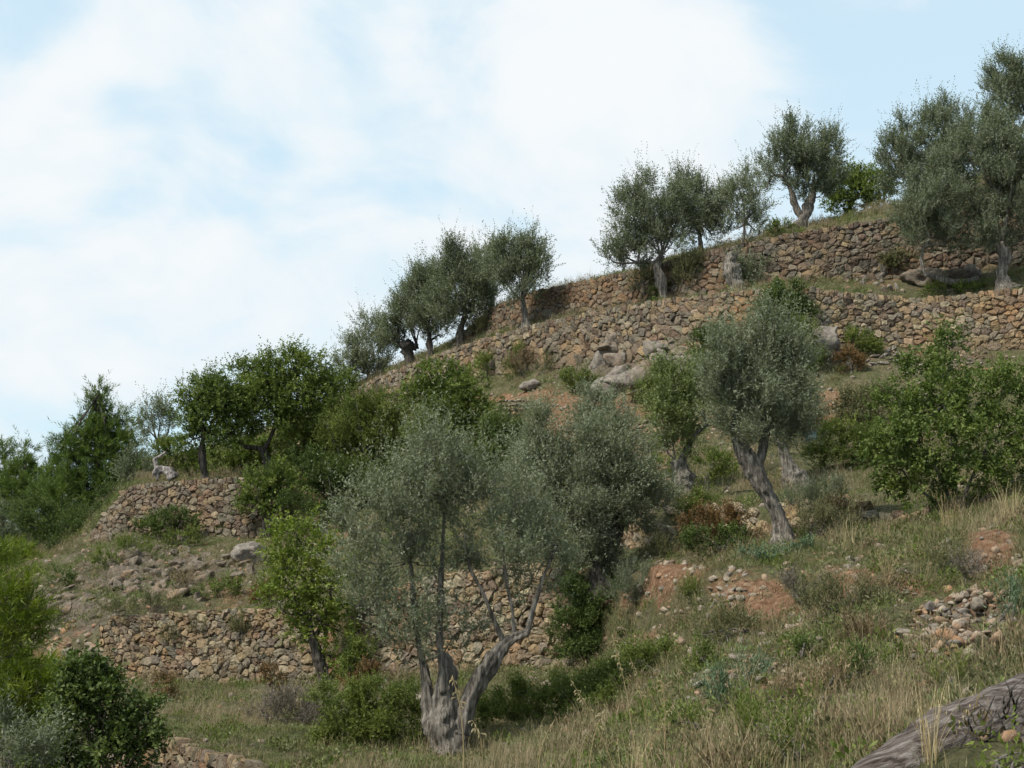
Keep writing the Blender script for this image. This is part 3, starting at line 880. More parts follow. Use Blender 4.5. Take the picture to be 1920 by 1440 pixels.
KIND = {  # leaf length, width at 20 m, leaves per shoot, shoot length, upward pull, cover
    'olive': dict(l=.064, w=.0175, per=14, sl=.40, up=.95, lai=3.9, spread=.75),
    'carob': dict(l=.064, w=.033, per=10, sl=.22, up=.35, lai=4.6, spread=1.0),
    'almond': dict(l=.070, w=.026, per=9, sl=.25, up=.3, lai=3.0, spread=.9),
    'mastic': dict(l=.040, w=.017, per=14, sl=.18, up=.45, lai=4.0, spread=.8),
    'pine': dict(l=.13, w=.014, per=24, sl=.30, up=.55, lai=5.0, spread=.55),
    'rosemary': dict(l=.05, w=.009, per=16, sl=.26, up=1.1, lai=2.8, spread=.45),
}
TRIS = [0]


def foliage(name, lobes, kind, mat, dist, parent, seed, dens=1.0, fuzz=1.0, shell=.45, spikes=0.0, clump=1.0):
    """lobes: list of (centre xyz, radii xyz). Leaves grow along shoots, shoots in clumps near the lobe's skin."""
    k = KIND[kind]; rgx = np.random.default_rng(seed)
    f = max(1.0, (dist / 22.0) ** (.42 if kind == 'carob' else .52))
    ll, lw, per = k['l'] * f, k['w'] * f * (1.15 if dist < 30 else 1.45), k['per']
    Pn, Dn, Tn, anchors = [], [], [], []
    for (c, r) in lobes:
        c = np.asarray(c, float); r = np.asarray(r, float)
        area = math.pi * r[0] * r[2]
        nl = area * k['lai'] * dens * 1.25 / (ll * lw * .5)
        ns = max(6, int(nl / per))
        ncl = max(5, int((14 * (area ** .7) / clump + 9) * (.42 if kind == 'olive' else 1)))
        d = rgx.normal(size=(ncl, 3)); d[:, 2] += .25; d /= np.linalg.norm(d, axis=1, keepdims=True)
        rad = shell + (1.02 - shell) * rgx.random(ncl) ** .6
        cc = c + d * r * rad[:, None] * (1 + rgx.normal(0, .08, (ncl, 1)))
        bright = rgx.normal(0, .18, ncl)
        rc = ((.27 if kind == 'olive' else .29) * (r.prod() ** (1 / 3)) * rgx.uniform(.6, 1.25, ncl)) * clump
        w = rc ** 2; w /= w.sum()
        ci = rgx.choice(ncl, ns, p=w)
        g_ = rgx.normal(size=(ns, 3)); g_ *= (rgx.random((ns, 1)) ** .45) / (np.linalg.norm(g_, axis=1, keepdims=True) + 1e-9)
        st = cc[ci] + g_ * rc[ci][:, None] * 1.25 * fuzz
        outw = (st - c) / r; outw /= np.linalg.norm(outw, axis=1, keepdims=True) + 1e-9
        sd = outw * .6 + rgx.normal(0, .42, (ns, 3)); sd[:, 2] += k['up']
        sd /= np.linalg.norm(sd, axis=1, keepdims=True)
        sl = k['sl'] * (f ** .8) * rgx.uniform(.5, 1.4, ns)
        if spikes:
            sel = (rgx.random(ns) < spikes) & (outw[:, 2] > .2)
            sl[sel] *= 2.0
        tt = (np.arange(per) + .5) / per
        pos = st[:, None] + sd[:, None] * (sl[:, None, None] * tt[None, :, None])
        pr = rgx.normal(size=(ns, per, 3)); pr -= sd[:, None] * (pr * sd[:, None]).sum(-1, keepdims=True)
        pr /= np.linalg.norm(pr, axis=-1, keepdims=True) + 1e-9
        dd = sd[:, None] * .65 + pr * k['spread']; dd /= np.linalg.norm(dd, axis=-1, keepdims=True)
        tone = .42 + bright[ci][:, None] + rgx.normal(0, .13, (ns, 1)) + rgx.normal(0, .06, (ns, per)) + .16 * (tt[None] - .3)
        Pn.append(pos.reshape(-1, 3)); Dn.append(dd.reshape(-1, 3)); Tn.append(tone.ravel())
        anchors.append(cc)
    pos, dd, tone = np.vstack(Pn), np.vstack(Dn), np.concatenate(Tn)
    tri = not (kind in ('carob', 'almond') and dist < 45)
    me = leaves_mesh(name, pos, dd, ll, lw, tone, mat, rgx, origin=np.array(parent.location), tri=tri)
    TRIS[0] += len(pos) * (1 if tri else 2)
    link(name, me, parent)
    return anchors


def catmull(pts, rad, n):
    pts = np.asarray(pts, float); rad = np.asarray(rad, float)
    Pp = np.vstack([2 * pts[0] - pts[1], pts, 2 * pts[-1] - pts[-2]])
    out_, ro = [], []
    for i in range(len(pts) - 1):
        a, b_, c, d = Pp[i:i + 4]
        for j in range(n):
            t_ = j / n
            out_.append(.5 * ((2 * b_) + (-a + c) * t_ + (2 * a - 5 * b_ + 4 * c - d) * t_ ** 2 + (-a + 3 * b_ - 3 * c + d) * t_ ** 3))
            ro.append(rad[i] * (1 - t_) + rad[i + 1] * t_)
    out_.append(pts[-1]); ro.append(rad[-1])
    return np.array(out_), np.array(ro)


def tube(pts, rad, segs=10, n=5, gnarl=.0, twist=1.5, seed=0, flare=0.0):
    """A tapered, optionally fluted and knotted limb: vertices and faces."""
    C, r = catmull(pts, rad, n)
    m_ = len(C)
    tang = np.gradient(C, axis=0); tang /= np.linalg.norm(tang, axis=1, keepdims=True) + 1e-9
    ref = np.array([0.31, -.9, .17]); V = []
    th = np.linspace(0, 2 * math.pi, segs, endpoint=False)
    s = np.concatenate([[0], np.cumsum(np.linalg.norm(np.diff(C, axis=0), axis=1))]); s /= max(s[-1], 1e-6)
    ph = seed * 1.7
    rg_ = np.random.default_rng(seed + 999)
    lob = rg_.uniform(0, 6.28, 4)
    for i in range(m_):
        a = np.cross(tang[i], ref); a /= np.linalg.norm(a) + 1e-9; b_ = np.cross(tang[i], a)
        k_ = 1.0
        if gnarl:
            tw = twist * s[i] * 3
            k_ = 1 + gnarl * (.55 * np.abs(np.sin(1.5 * th + tw + lob[0])) + .30 * np.sin(3 * th + tw * 1.3 + lob[1]) + .22 * np.sin(5 * th - tw + lob[2]) + .16 * np.sin(8 * th + tw * 2 + lob[3]) - .2)
            k_ = k_ + gnarl * .30 * (np.abs(np.sin(5.5 * th + tw * 1.6 + 1.2 * math.sin(s[i] * 11 + lob[1]))) - .6)
            k_ = k_ * (1 + gnarl * .5 * math.sin(s[i] * 9 + ph))
        if flare: k_ = k_ * (1 + flare * max(0, 1 - s[i] * 4) ** 2)
        V.append(C[i] + (np.cos(th)[:, None] * a + np.sin(th)[:, None] * b_) * (r[i] * k_ * np.ones(segs))[:, None])
    V = np.vstack(V)
    if gnarl: V = V + fbm(V, 9.0, 3, seed)[:, None] * (V - np.repeat(C, segs, 0)) * gnarl * .7
    F = []
    for i in range(m_ - 1):
        for j in range(segs):
            a, b_ = i * segs + j, i * segs + (j + 1) % segs
            F.append((a, b_, b_ + segs, a + segs))
    F.append(tuple(range(segs))[::-1]); F.append(tuple((m_ - 1) * segs + j for j in range(segs)))
    return V, F


def join(parts):
    V, F, n = [], [], 0
    for v, f in parts:
        V.append(v); F += [tuple(x + n for x in ff) for ff in f]; n += len(v)
    return np.vstack(V), F


def add_tubes(name, parts, mat, parent, smooth=True):
    V, F = join(parts)
    return link(name, mesh_from(name, V - np.array(parent.location), F, mat, smooth=smooth), parent)


def px_lobes(lobes, Y, depth=.85, jitter=0.0):
    out_ = []
    for lb in lobes:
        u, v, ru, rv = lb[:4]; dy = lb[4] if len(lb) > 4 else 0.0
        Yl = Y + dy; s_ = Yl / FPX
        k_ = 1.12
        out_.append((P(u, v, Yl), np.array([ru * s_, (ru + rv) * .5 * s_ * depth, rv * s_]) * k_))
    return out_


SEED = [1000]


def tree(name, label, cat, kind, mat, base, trunks, lobes, group=None, bark='bark', dens=1.0, gnarl=.30, fuzz=1.0, limb_r=.035, spikes=.1, depth=.9, twigs=5, Y=None, clump=1.0, shell=.45, limbs=True):
    """base: image position of the foot. trunks: lists of (u, v, radius m[, depth offset]); lobes: (u, v, ru, rv[, depth offset])."""
    SEED[0] += 1; sd_ = SEED[0]
    rgx = np.random.default_rng(sd_)
    b0 = base_at(base[0], base[1] if Y is None else None, Y)
    Yt = b0[1]
    e = thing(name, b0, label, cat, group)
    L3 = px_lobes(lobes, Yt, depth)
    sat = []
    if kind == 'olive':                                  # shoots break the outline into lobes of uneven size
        for (c, r) in L3:
            for _ in range(2):
                d = rgx.normal(size=3); d[2] = abs(d[2]) * 1.1 + .1; d /= np.linalg.norm(d)
                q = rgx.uniform(.26, .44)
                sat.append((c + d * r * rgx.uniform(.85, 1.12), r * np.array([q, q, q * 1.35])))
        L3 = [(c, r * rgx.uniform(.88, 1.06)) for (c, r) in L3]
    anch = foliage('crown', L3 + sat, kind, mat, Yt, e, sd_, dens, fuzz, spikes=spikes, clump=clump, shell=shell)
    tops = []
    for i, tr_ in enumerate(trunks):
        pts = [P(q[0], q[1], Yt + (q[3] if len(q) > 3 else 0)) for q in tr_]
        if i == 0 or len(trunks) == 1:
            pts[0] = b0 - np.array([0, 0, .12])
        add_tubes('trunk', [tube(pts, [q[2] for q in tr_], (44 if Yt < 36 else 22) if tr_[0][2] > .09 else 10, 12 if Yt < 36 else 8, gnarl, 1.3, sd_ + i, flare=.6 if i == 0 else 0)], M[bark], e)
        tops.append(pts[-1])
    if limbs and tops:
        for i, ((c, r), cc) in enumerate(zip(L3, anch)):
            t0 = min(tops, key=lambda q: np.linalg.norm(q - c))
            lr = limb_r * max(.5, min(1.3, Yt / 40))
            mid_ = t0 * .5 + c * .5 + rgx.normal(0, .10, 3) * np.linalg.norm(c - t0) - np.array([0, 0, .06])
            lo_ = add_tubes('limb', [tube([t0 - (c - t0) * .06, mid_, c], [lr, lr * .75, lr * .42], 7, 5, .12, 1, sd_ + i)], M[bark], e)
            parts = []
            for a in cc[rgx.permutation(len(cc))[:twigs]]:
                m2 = c * .45 + a * .55 + rgx.normal(0, .05, 3)
                parts.append(tube([c + (mid_ - c) * .15, m2, a], [lr * .38, lr * .26, lr * .13], 5, 3, 0, 1, i))
            if parts:
                V_, F_ = join(parts)
                link('twigs', mesh_from('twigs', V_ - np.array(e.location), F_, M[bark], smooth=True), lo_)
    return e


def shrub(label, kind, mat, base, lobes, name='shrub', cat='shrub', group=None, dens=1.0, stems=4, bark='twig', depth=.9, Y=None, fuzz=1.0, clump=1.0, shell=.35, spikes=.0, stem_r=.014):
    SEED[0] += 1; sd_ = SEED[0]
    rgx = np.random.default_rng(sd_)
    b0 = base_at(base[0], base[1] if Y is None else None, Y)
    if b0 is None: b0 = base_at(base[0], None, 40)
    Yt = b0[1]
    e = thing(name, b0, label, cat, group)
    L3 = px_lobes(lobes, Yt, depth)
    anch = foliage('foliage', L3, kind, mat, Yt, e, sd_, dens, fuzz, shell=shell, clump=clump, spikes=spikes)
    allc = np.vstack(anch)
    for i in range(stems):
        a = allc[rgx.integers(len(allc))]
        foot = b0 + np.array([rgx.normal(0, .06), rgx.normal(0, .06), -.05])
        mid_ = foot * .5 + a * .5 + rgx.normal(0, .06, 3)
        parts = [tube([foot, mid_, a], [stem_r * 1.2, stem_r * .8, stem_r * .3], 6, 4, .1, 1, sd_ + i)]
        for _ in range(2):
            a2 = allc[rgx.integers(len(allc))]
            parts.append(tube([mid_, mid_ * .5 + a2 * .5 + rgx.normal(0, .05, 3), a2], [stem_r * .7, stem_r * .5, stem_r * .2], 5, 3, 0, 1, i))
        add_tubes('stem', parts, M[bark], e)
    return e


OL = 'olive_tree'
# --- the big near olive in the middle
tree(OL, 'big many stemmed olive with hollow split trunk and silvery crown, nearest in the centre', 'olive tree', 'olive', M['olive'], (845, 1405),
     [[(845, 1410, .225), (838, 1360, .19), (834, 1310, .17), (838, 1262, .12), (832, 1225, .05)],
      [(828, 1390, .13, .1), (808, 1345, .11, .12), (800, 1290, .075, .14), (790, 1225, .05, .2), (778, 1160, .035, .2), (770, 1050, .02, .2)],
      [(862, 1375, .15, -.05), (880, 1310, .12, -.05), (915, 1250, .095, 0), (950, 1205, .075, .1), (990, 1186, .055, .1)],
      [(832, 1300, .055, -.15), (824, 1200, .042, -.1), (826, 1110, .035, 0), (830, 1020, .026, .1), (835, 930, .015, .1)],
      [(988, 1188, .04, .1), (1000, 1140, .03, .2), (1020, 1080, .022, .3), (1045, 1020, .014, .4)],
      [(945, 1208, .04, .1), (925, 1160, .03, 0), (905, 1110, .024, 0), (880, 1060, .018, 0), (870, 1000, .012, 0)],
      [(965, 1198, .03, .15), (960, 1140, .024, .15), (948, 1080, .018, .2), (940, 1000, .012, .2)]],
     [(800, 830, 24, 34), (775, 850, 20, 26), (790, 895, 56, 42), (880, 885, 26, 26), (735, 935, 56, 44, -.3), (700, 930, 20, 26), (870, 920, 52, 42), (850, 965, 76, 48, .3), (690, 985, 52, 44, .2), (655, 985, 26, 26), (910, 930, 30, 34), (775, 1000, 80, 55, -.4), (915, 985, 62, 55, .2),
      (660, 1040, 40, 40, .3), (720, 1065, 66, 48), (820, 1060, 60, 42, .4), (945, 1055, 62, 46, .1), (700, 1130, 50, 44, .2), (770, 1150, 50, 44, -.1), (1000, 1090, 46, 52, .5), (965, 945, 40, 44, .7), (1000, 1000, 40, 50, .8), (1040, 1050, 34, 44, .6), (790, 1215, 52, 40), (745, 1200, 36, 40), (860, 1180, 36, 40, .2), (1010, 1010, 40, 40, .6)],
     dens=.50, fuzz=1.0, limb_r=.022, spikes=.4, twigs=5, shell=.35, clump=.9)
# --- the olive right behind it
tree(OL, 'dark trunked olive with rounded crown behind and right of the big central olive', 'olive tree', 'olive', M['olive'], (1140, 1105),
     [[(1138, 1110, .26), (1128, 1070, .20), (1150, 1010, .15), (1165, 950, .10)], [(1130, 1090, .14), (1110, 1010, .10), (1095, 950, .07)]],
     [(1010, 815, 22, 36), (1005, 850, 30, 34), (1015, 885, 42, 42, -.2), (1080, 870, 52, 44), (1045, 845, 20, 30), (1150, 890, 58, 55), (1060, 940, 66, 52, -.4), (1130, 950, 70, 50, -.3), (1195, 925, 46, 54), (1210, 965, 34, 40), (990, 940, 44, 50), (1050, 1000, 60, 46), (1100, 1060, 50, 34), (1180, 990, 34, 40), (1100, 1030, 55, 34), (1120, 830, 40, 36, .2)],
     bark='bark_dark', dens=.95, spikes=.25, limb_r=.03)
# --- the leaning olive on the right
tree(OL, 'olive with long leaning furrowed trunk and dense pointed crown', 'olive tree', 'olive', M['olive'], (1472, 1018),
     [[(1492, 1028, .175), (1463, 975, .14), (1437, 925, .13), (1412, 880, .125), (1388, 836, .115), (1378, 795, .07), (1385, 755, .04)], [(1415, 900, .09, .05), (1428, 850, .075, .08), (1440, 795, .05, .1), (1445, 740, .03, .1)]],
     [(1445, 614, 20, 24), (1425, 632, 22, 26), (1428, 668, 46, 38), (1375, 700, 52, 44, -.2), (1450, 705, 66, 50), (1340, 735, 34, 40), (1405, 755, 74, 50, -.4), (1475, 760, 46, 52), (1450, 805, 56, 34, -.2), (1385, 800, 36, 28), (1490, 700, 28, 40), (1480, 820, 36, 26)],
     dens=1.15, spikes=.25, limb_r=.03, gnarl=.30)
tree(OL, 'short yellowish olive on a pale swollen trunk behind the leaning olive', 'olive tree', 'olive', M['olive_green'], (1285, 922),
     [[(1288, 926, .22), (1280, 895, .24), (1268, 862, .18)], [(1275, 870, .08), (1300, 820, .06), (1325, 795, .04)]],
     [(1240, 745, 34, 40), (1245, 790, 52, 42), (1290, 760, 44, 42), (1262, 830, 48, 28), (1320, 740, 30, 36)], dens=1.0)
tree(OL, 'small olive on a bulging grey stump beside the leaning olive', 'olive tree', 'olive', M['olive_dark'], (1492, 912),
     [[(1500, 916, .30), (1484, 895, .24), (1474, 860, .11), (1468, 835, .08)]], [(1468, 800, 46, 34, .3), (1490, 770, 36, 34, .4)], dens=.9)
# --- skyline olives, left to right
SKY = 'olive trees on the skyline terraces'
tree(OL, 'olive with a squat knobbly dark stump, lowest of the skyline row', 'olive tree', 'olive', M['olive_dark'], (768, 672),
     [[(768, 676, .20), (766, 662, .26), (762, 650, .30), (750, 644, .14)], [(775, 655, .18), (782, 644, .10)]],
     [(748, 605, 28, 34), (770, 570, 34, 38), (735, 632, 20, 16), (795, 590, 30, 36), (785, 545, 26, 26), (760, 628, 26, 18)], group=SKY, bark='bark_dark', Y=66)
tree(OL, 'slim olive with a straight short trunk beside the knobbly stump', 'olive tree', 'olive', M['olive_dark'], (806, 668),
     [[(806, 668, .13), (806, 645, .12), (804, 620, .09)], [(806, 640, .05), (822, 628, .03)]],
     [(815, 600, 34, 32), (800, 545, 32, 38), (822, 560, 28, 34), (830, 628, 18, 16), (790, 620, 22, 22)], group=SKY, bark='bark_dark', Y=64.3)
tree(OL, 'tall olive with a spire of shoots, third along the skyline row', 'olive tree', 'olive', M['olive_dark'], (862, 648),
     [[(860, 650, .17), (864, 620, .15), (872, 590, .12)]],
     [(852, 510, 26, 36), (868, 550, 46, 40), (840, 575, 36, 36), (905, 565, 32, 42), (878, 598, 42, 24), (895, 520, 26, 30), (845, 488, 14, 20)], group=SKY, bark='bark_dark', Y=62)
tree(OL, 'rounded olive with a thin pale trunk standing on the curving wall', 'olive tree', 'olive', M['olive_dark'], (988, 616),
     [[(990, 618, .20), (985, 595, .12), (980, 565, .09)]],
     [(975, 500, 42, 40), (955, 480, 24, 28), (1000, 482, 22, 30), (1012, 515, 28, 30), (980, 540, 46, 30), (940, 520, 28, 36)], group=SKY, Y=57)
tree(OL, 'olive half hidden behind the rounded one on the curving wall', 'olive tree', 'olive', M['olive'], (925, 575),
     [[(925, 590, .12), (922, 560, .09)]], [(915, 500, 24, 30), (910, 535, 30, 32), (935, 490, 20, 24)], group=SKY, Y=64)
tree(OL, 'spreading olive on a twisted pale trunk between the two upper walls', 'olive tree', 'olive', M['olive_dark'], (1250, 550),
     [[(1254, 556, .16), (1240, 525, .17), (1232, 500, .15), (1240, 478, .12)], [(1232, 500, .07), (1215, 490, .05), (1195, 492, .04)]],
     [(1205, 375, 30, 26), (1188, 405, 34, 34), (1225, 410, 40, 36), (1262, 415, 38, 38), (1215, 450, 48, 30), (1255, 465, 40, 26), (1165, 470, 34, 24), (1142, 482, 20, 18), (1190, 490, 36, 22), (1270, 385, 24, 26)], group=SKY, Y=51.5, depth=1.0)
tree(OL, 'olive with a thin crooked stem behind the twisted pale trunk', 'olive tree', 'olive', M['olive_dark'], (1322, 474),
     [[(1322, 476, .09), (1312, 440, .075), (1303, 412, .06)]],
     [(1290, 372, 30, 28), (1325, 380, 30, 30), (1345, 405, 26, 30), (1300, 405, 36, 26), (1335, 440, 30, 26), (1290, 440, 28, 24)], group=SKY, Y=54)
tree(OL, 'airy young olive on a thin stem at the edge of the topmost wall', 'olive tree', 'olive', M['olive'], (1390, 470),
     [[(1390, 474, .06), (1394, 445, .05), (1396, 415, .035)]],
     [(1385, 350, 22, 24), (1410, 355, 20, 22), (1370, 385, 24, 26), (1415, 395, 24, 28), (1392, 400, 30, 30), (1380, 430, 24, 16), (1412, 428, 20, 16)], group=SKY, Y=50.5, dens=.6, clump=.8)
tree(OL, 'old olive with split slanting trunk alone against blue sky', 'olive tree', 'olive', M['olive_dark'], (1512, 418),
     [[(1516, 422, .26), (1512, 400, .20), (1520, 375, .15), (1526, 345, .11)], [(1505, 415, .14), (1492, 385, .12), (1482, 355, .09), (1470, 330, .06)]],
     [(1498, 262, 22, 26), (1470, 295, 36, 30), (1448, 318, 26, 24), (1515, 295, 40, 36), (1548, 295, 28, 36), (1510, 340, 42, 32), (1550, 340, 28, 34), (1440, 345, 16, 18), (1530, 372, 28, 18)], group=SKY, Y=55)
tree('carob_tree', 'dense green tree behind the old split trunk olive', 'tree', 'carob', M['carob'], (1600, 400),
     [[(1600, 405, .12), (1602, 370, .08)]], [(1580, 345, 34, 32), (1620, 350, 40, 34), (1600, 375, 46, 30), (1650, 360, 26, 34), (1570, 385, 26, 22)], Y=63, bark='bark_dark')
tree(OL, 'broad domed olive with a pale broken limb above the tall dry grass', 'olive tree', 'olive', M['olive_dark'], (1745, 395),
     [[(1748, 400, .24), (1742, 360, .20), (1738, 322, .13)]],
     [(1790, 240, 38, 34), (1745, 262, 46, 36), (1705, 285, 44, 38), (1680, 320, 34, 32), (1750, 310, 54, 38), (1710, 345, 48, 30), (1665, 285, 20, 22), (1805, 285, 34, 38), (1740, 375, 40, 20)], group=SKY, Y=54)
tree(OL, 'wide spreading olive with a bent grey trunk on the outcrop terrace', 'olive tree', 'olive', M['olive_dark'], (1886, 540),
     [[(1888, 545, .26), (1878, 515, .20), (1884, 485, .17), (1874, 455, .14)], [(1736, 520, .05, -.5), (1728, 490, .05, -.5), (1732, 462, .04, -.4)]],
     [(1850, 275, 40, 38), (1885, 310, 56, 44), (1815, 300, 34, 36), (1800, 355, 60, 46), (1870, 370, 70, 52), (1755, 380, 40, 40, -.4), (1735, 425, 48, 34, -.5), (1810, 425, 66, 40), (1890, 430, 50, 36), (1930, 340, 50, 60), (1940, 430, 40, 50), (1770, 455, 46, 22, -.3), (1850, 460, 44, 18)], dens=1.0, group=SKY, depth=1.0)
tree(OL, 'tall olive at the top corner, its trunk forked against the sky', 'olive tree', 'olive', M['olive_dark'], (1915, 300),
     [[(1918, 300, .22), (1908, 262, .18), (1902, 235, .12)], [(1905, 262, .10), (1925, 220, .08)]],
     [(1890, 140, 30, 28), (1870, 175, 26, 28), (1905, 175, 40, 36), (1875, 215, 34, 28), (1865, 245, 22, 20), (1930, 210, 30, 40), (1925, 140, 30, 34)], group=SKY, Y=62)
tree(OL, 'pale bushy olive low on the skyline behind the end of the curving wall', 'olive tree', 'olive', M['olive'], (690, 735),
     [[(692, 740, .12), (690, 700, .08)]], [(690, 630, 26, 26), (680, 665, 40, 34), (705, 670, 34, 34), (655, 690, 24, 24), (690, 705, 36, 26)], Y=71, dens=.85, group=SKY)
tree(OL, 'slight feathery olive between the pine and the first carob', 'olive tree', 'olive', M['olive'], (300, 895),
     [[(298, 890, .05), (300, 860, .04), (295, 830, .03)]], [(285, 775, 18, 18), (300, 795, 22, 22), (275, 805, 18, 20), (318, 780, 12, 16), (295, 825, 24, 18)], Y=58, dens=.6, clump=.8)
tree(OL, 'small grey olive below the skyline, above the red earth slope', 'olive tree', 'olive', M['olive'], (1130, 845),
     [[(1130, 850, .10), (1128, 820, .07)]], [(1110, 775, 34, 30), (1150, 785, 36, 32), (1130, 815, 44, 26), (1095, 810, 26, 22)], dens=.7)

# --- carobs and almond
CAR = 'carob_tree'
tree(CAR, 'carob with a crooked dark trunk growing out of the bastion wall top', 'carob tree', 'carob', M['carob_dark'], (388, 905),
     [[(392, 908, .16), (382, 880, .13), (378, 845, .11), (384, 810, .08)]],
     [(365, 745, 30, 28), (400, 735, 34, 32), (345, 785, 24, 32), (385, 785, 46, 34), (430, 770, 34, 34), (420, 815, 40, 26), (360, 825, 28, 24), (400, 760, 50, 40)], bark='bark_dark', Y=51, dens=.9, shell=.25, spikes=.4)
tree(CAR, 'carob with a trunk bent sideways into an elbow above the bastion', 'carob tree', 'carob', M['carob'], (502, 890),
     [[(503, 895, .13), (500, 862, .12), (488, 842, .11), (462, 838, .085), (445, 826, .06)], [(492, 846, .08), (510, 815, .07), (520, 780, .05)]],
     [(455, 735, 34, 30), (495, 705, 34, 30), (545, 690, 40, 28), (590, 700, 34, 30), (505, 755, 50, 36), (565, 745, 48, 38), (460, 790, 40, 28), (530, 800, 50, 32), (605, 740, 32, 38), (520, 730, 60, 44), (480, 770, 50, 34), (450, 700, 20, 22), (540, 672, 22, 18)], bark='bark_dark', Y=52, dens=.9, shell=.25, spikes=.4)
tree(CAR, 'darker carob crowding behind the bent one beside the evergreen thicket', 'carob tree', 'carob', M['mastic'], (590, 900),
     [[(590, 900, .12), (575, 860, .10), (580, 820, .07)]],
     [(590, 790, 48, 40), (625, 760, 34, 40), (555, 840, 44, 30), (610, 840, 46, 34), (640, 715, 24, 24)], bark='bark_dark', Y=54)
shrub('glossy young carob bush hanging over the end of the bastion wall', 'carob', M['carob'], (505, 960), [(510, 895, 34, 26), (500, 925, 40, 28), (535, 915, 28, 28), (480, 945, 22, 18)], Y=48.2, dens=1.0)
tree('almond_tree', 'yellow green tree with a slanting dark trunk beside the pale weedy wall', 'almond tree', 'almond', M['almond'], (612, 1282),
     [[(614, 1286, .13), (600, 1240, .11), (585, 1195, .09), (578, 1150, .06)], [(588, 1200, .05), (612, 1150, .035), (622, 1090, .02)]],
     [(560, 1010, 46, 34), (530, 1050, 40, 34), (600, 1050, 48, 40), (550, 1100, 52, 36), (620, 1105, 42, 40), (520, 1130, 30, 24), (590, 1150, 44, 34), (630, 1180, 30, 36), (570, 1185, 26, 26), (625, 1235, 22, 30)], bark='bark_dark', dens=.75, clump=.8, fuzz=1.1)
tree(CAR, 'airy many stemmed carob bush sprawling over the grass, biggest shrub on the near slope', 'carob tree', 'carob', M['carob_dark'], (1790, 950),
     [[(1790, 955, .04), (1770, 910, .03), (1740, 850, .02)], [(1800, 955, .035), (1820, 900, .025), (1850, 840, .018)], [(1780, 955, .03), (1720, 915, .022), (1690, 880, .015)], [(1810, 955, .03), (1870, 920, .02), (1920, 890, .014)], [(1795, 950, .03), (1790, 880, .02), (1780, 800, .012)]],
     [(1720, 720, 40, 40, .3), (1780, 690, 36, 36, .6), (1680, 770, 36, 38), (1750, 775, 50, 42), (1820, 760, 44, 46, .3), (1880, 730, 46, 46, .4), (1930, 790, 50, 60), (1690, 830, 42, 40, -.3), (1760, 840, 60, 44, -.4), (1850, 830, 60, 46), (1680, 890, 40, 36), (1740, 905, 50, 40, -.3), (1820, 900, 54, 40, -.2), (1890, 890, 50, 44), (1790, 640, 26, 22, .6), (1650, 860, 24, 30)],
     bark='twig', dens=.72, clump=.66, fuzz=1.15, limb_r=.016, gnarl=.1, twigs=6, Y=24)

# --- pines and the far wood on the left
PN = 'pines at the foot of the hill'
tree('pine_tree', 'tall dark pine standing highest beside the bastion wall', 'pine tree', 'pine', M['pine'], (185, 1010),
     [[(188, 1010, .28), (186, 900, .2), (184, 800, .1), (184, 745, .04)]],
     [(184, 740, 11, 18), (180, 772, 24, 18), (198, 790, 22, 14), (160, 800, 22, 12), (150, 822, 36, 12), (215, 818, 28, 16), (190, 815, 30, 20), (180, 840, 54, 28), (136, 850, 36, 20), (235, 850, 32, 30), (190, 880, 66, 32), (125, 882, 34, 22), (243, 890, 30, 34), (190, 925, 72, 36), (130, 928, 50, 30), (200, 970, 60, 34), (112, 832, 12, 10), (240, 795, 12, 20)],
     group=PN, bark='bark_dark', Y=68, clump=.75, dens=1.0, shell=.3, spikes=.2)
for (lab, u, Y_, lo) in (('feathery pale pine at the very edge of the wood', 8, 84, [(4, 850, 18, 22), (10, 885, 30, 26), (0, 925, 36, 30), (20, 960, 40, 30)]),
                         ('thin topped pine rising in the middle of the wood', 48, 82, [(48, 848, 12, 18), (46, 880, 22, 24), (40, 915, 36, 28), (60, 950, 40, 30), (70, 905, 20, 22)]),
                         ('young pine filling the gap left of the tall dark pine', 108, 76, [(100, 880, 16, 16), (105, 910, 30, 24), (118, 945, 40, 30), (85, 935, 26, 26), (110, 985, 44, 30)])):
    tree('pine_tree', lab, 'pine tree', 'pine', M['pine'], (u, 1000), [[(u, 1000, .2), (u, 940, .15), (u, 870, .06)]], lo, group=PN, bark='bark_dark', Y=Y_, clump=.8, shell=.3, twigs=3)
WD = 'bushes of the wood on the left'
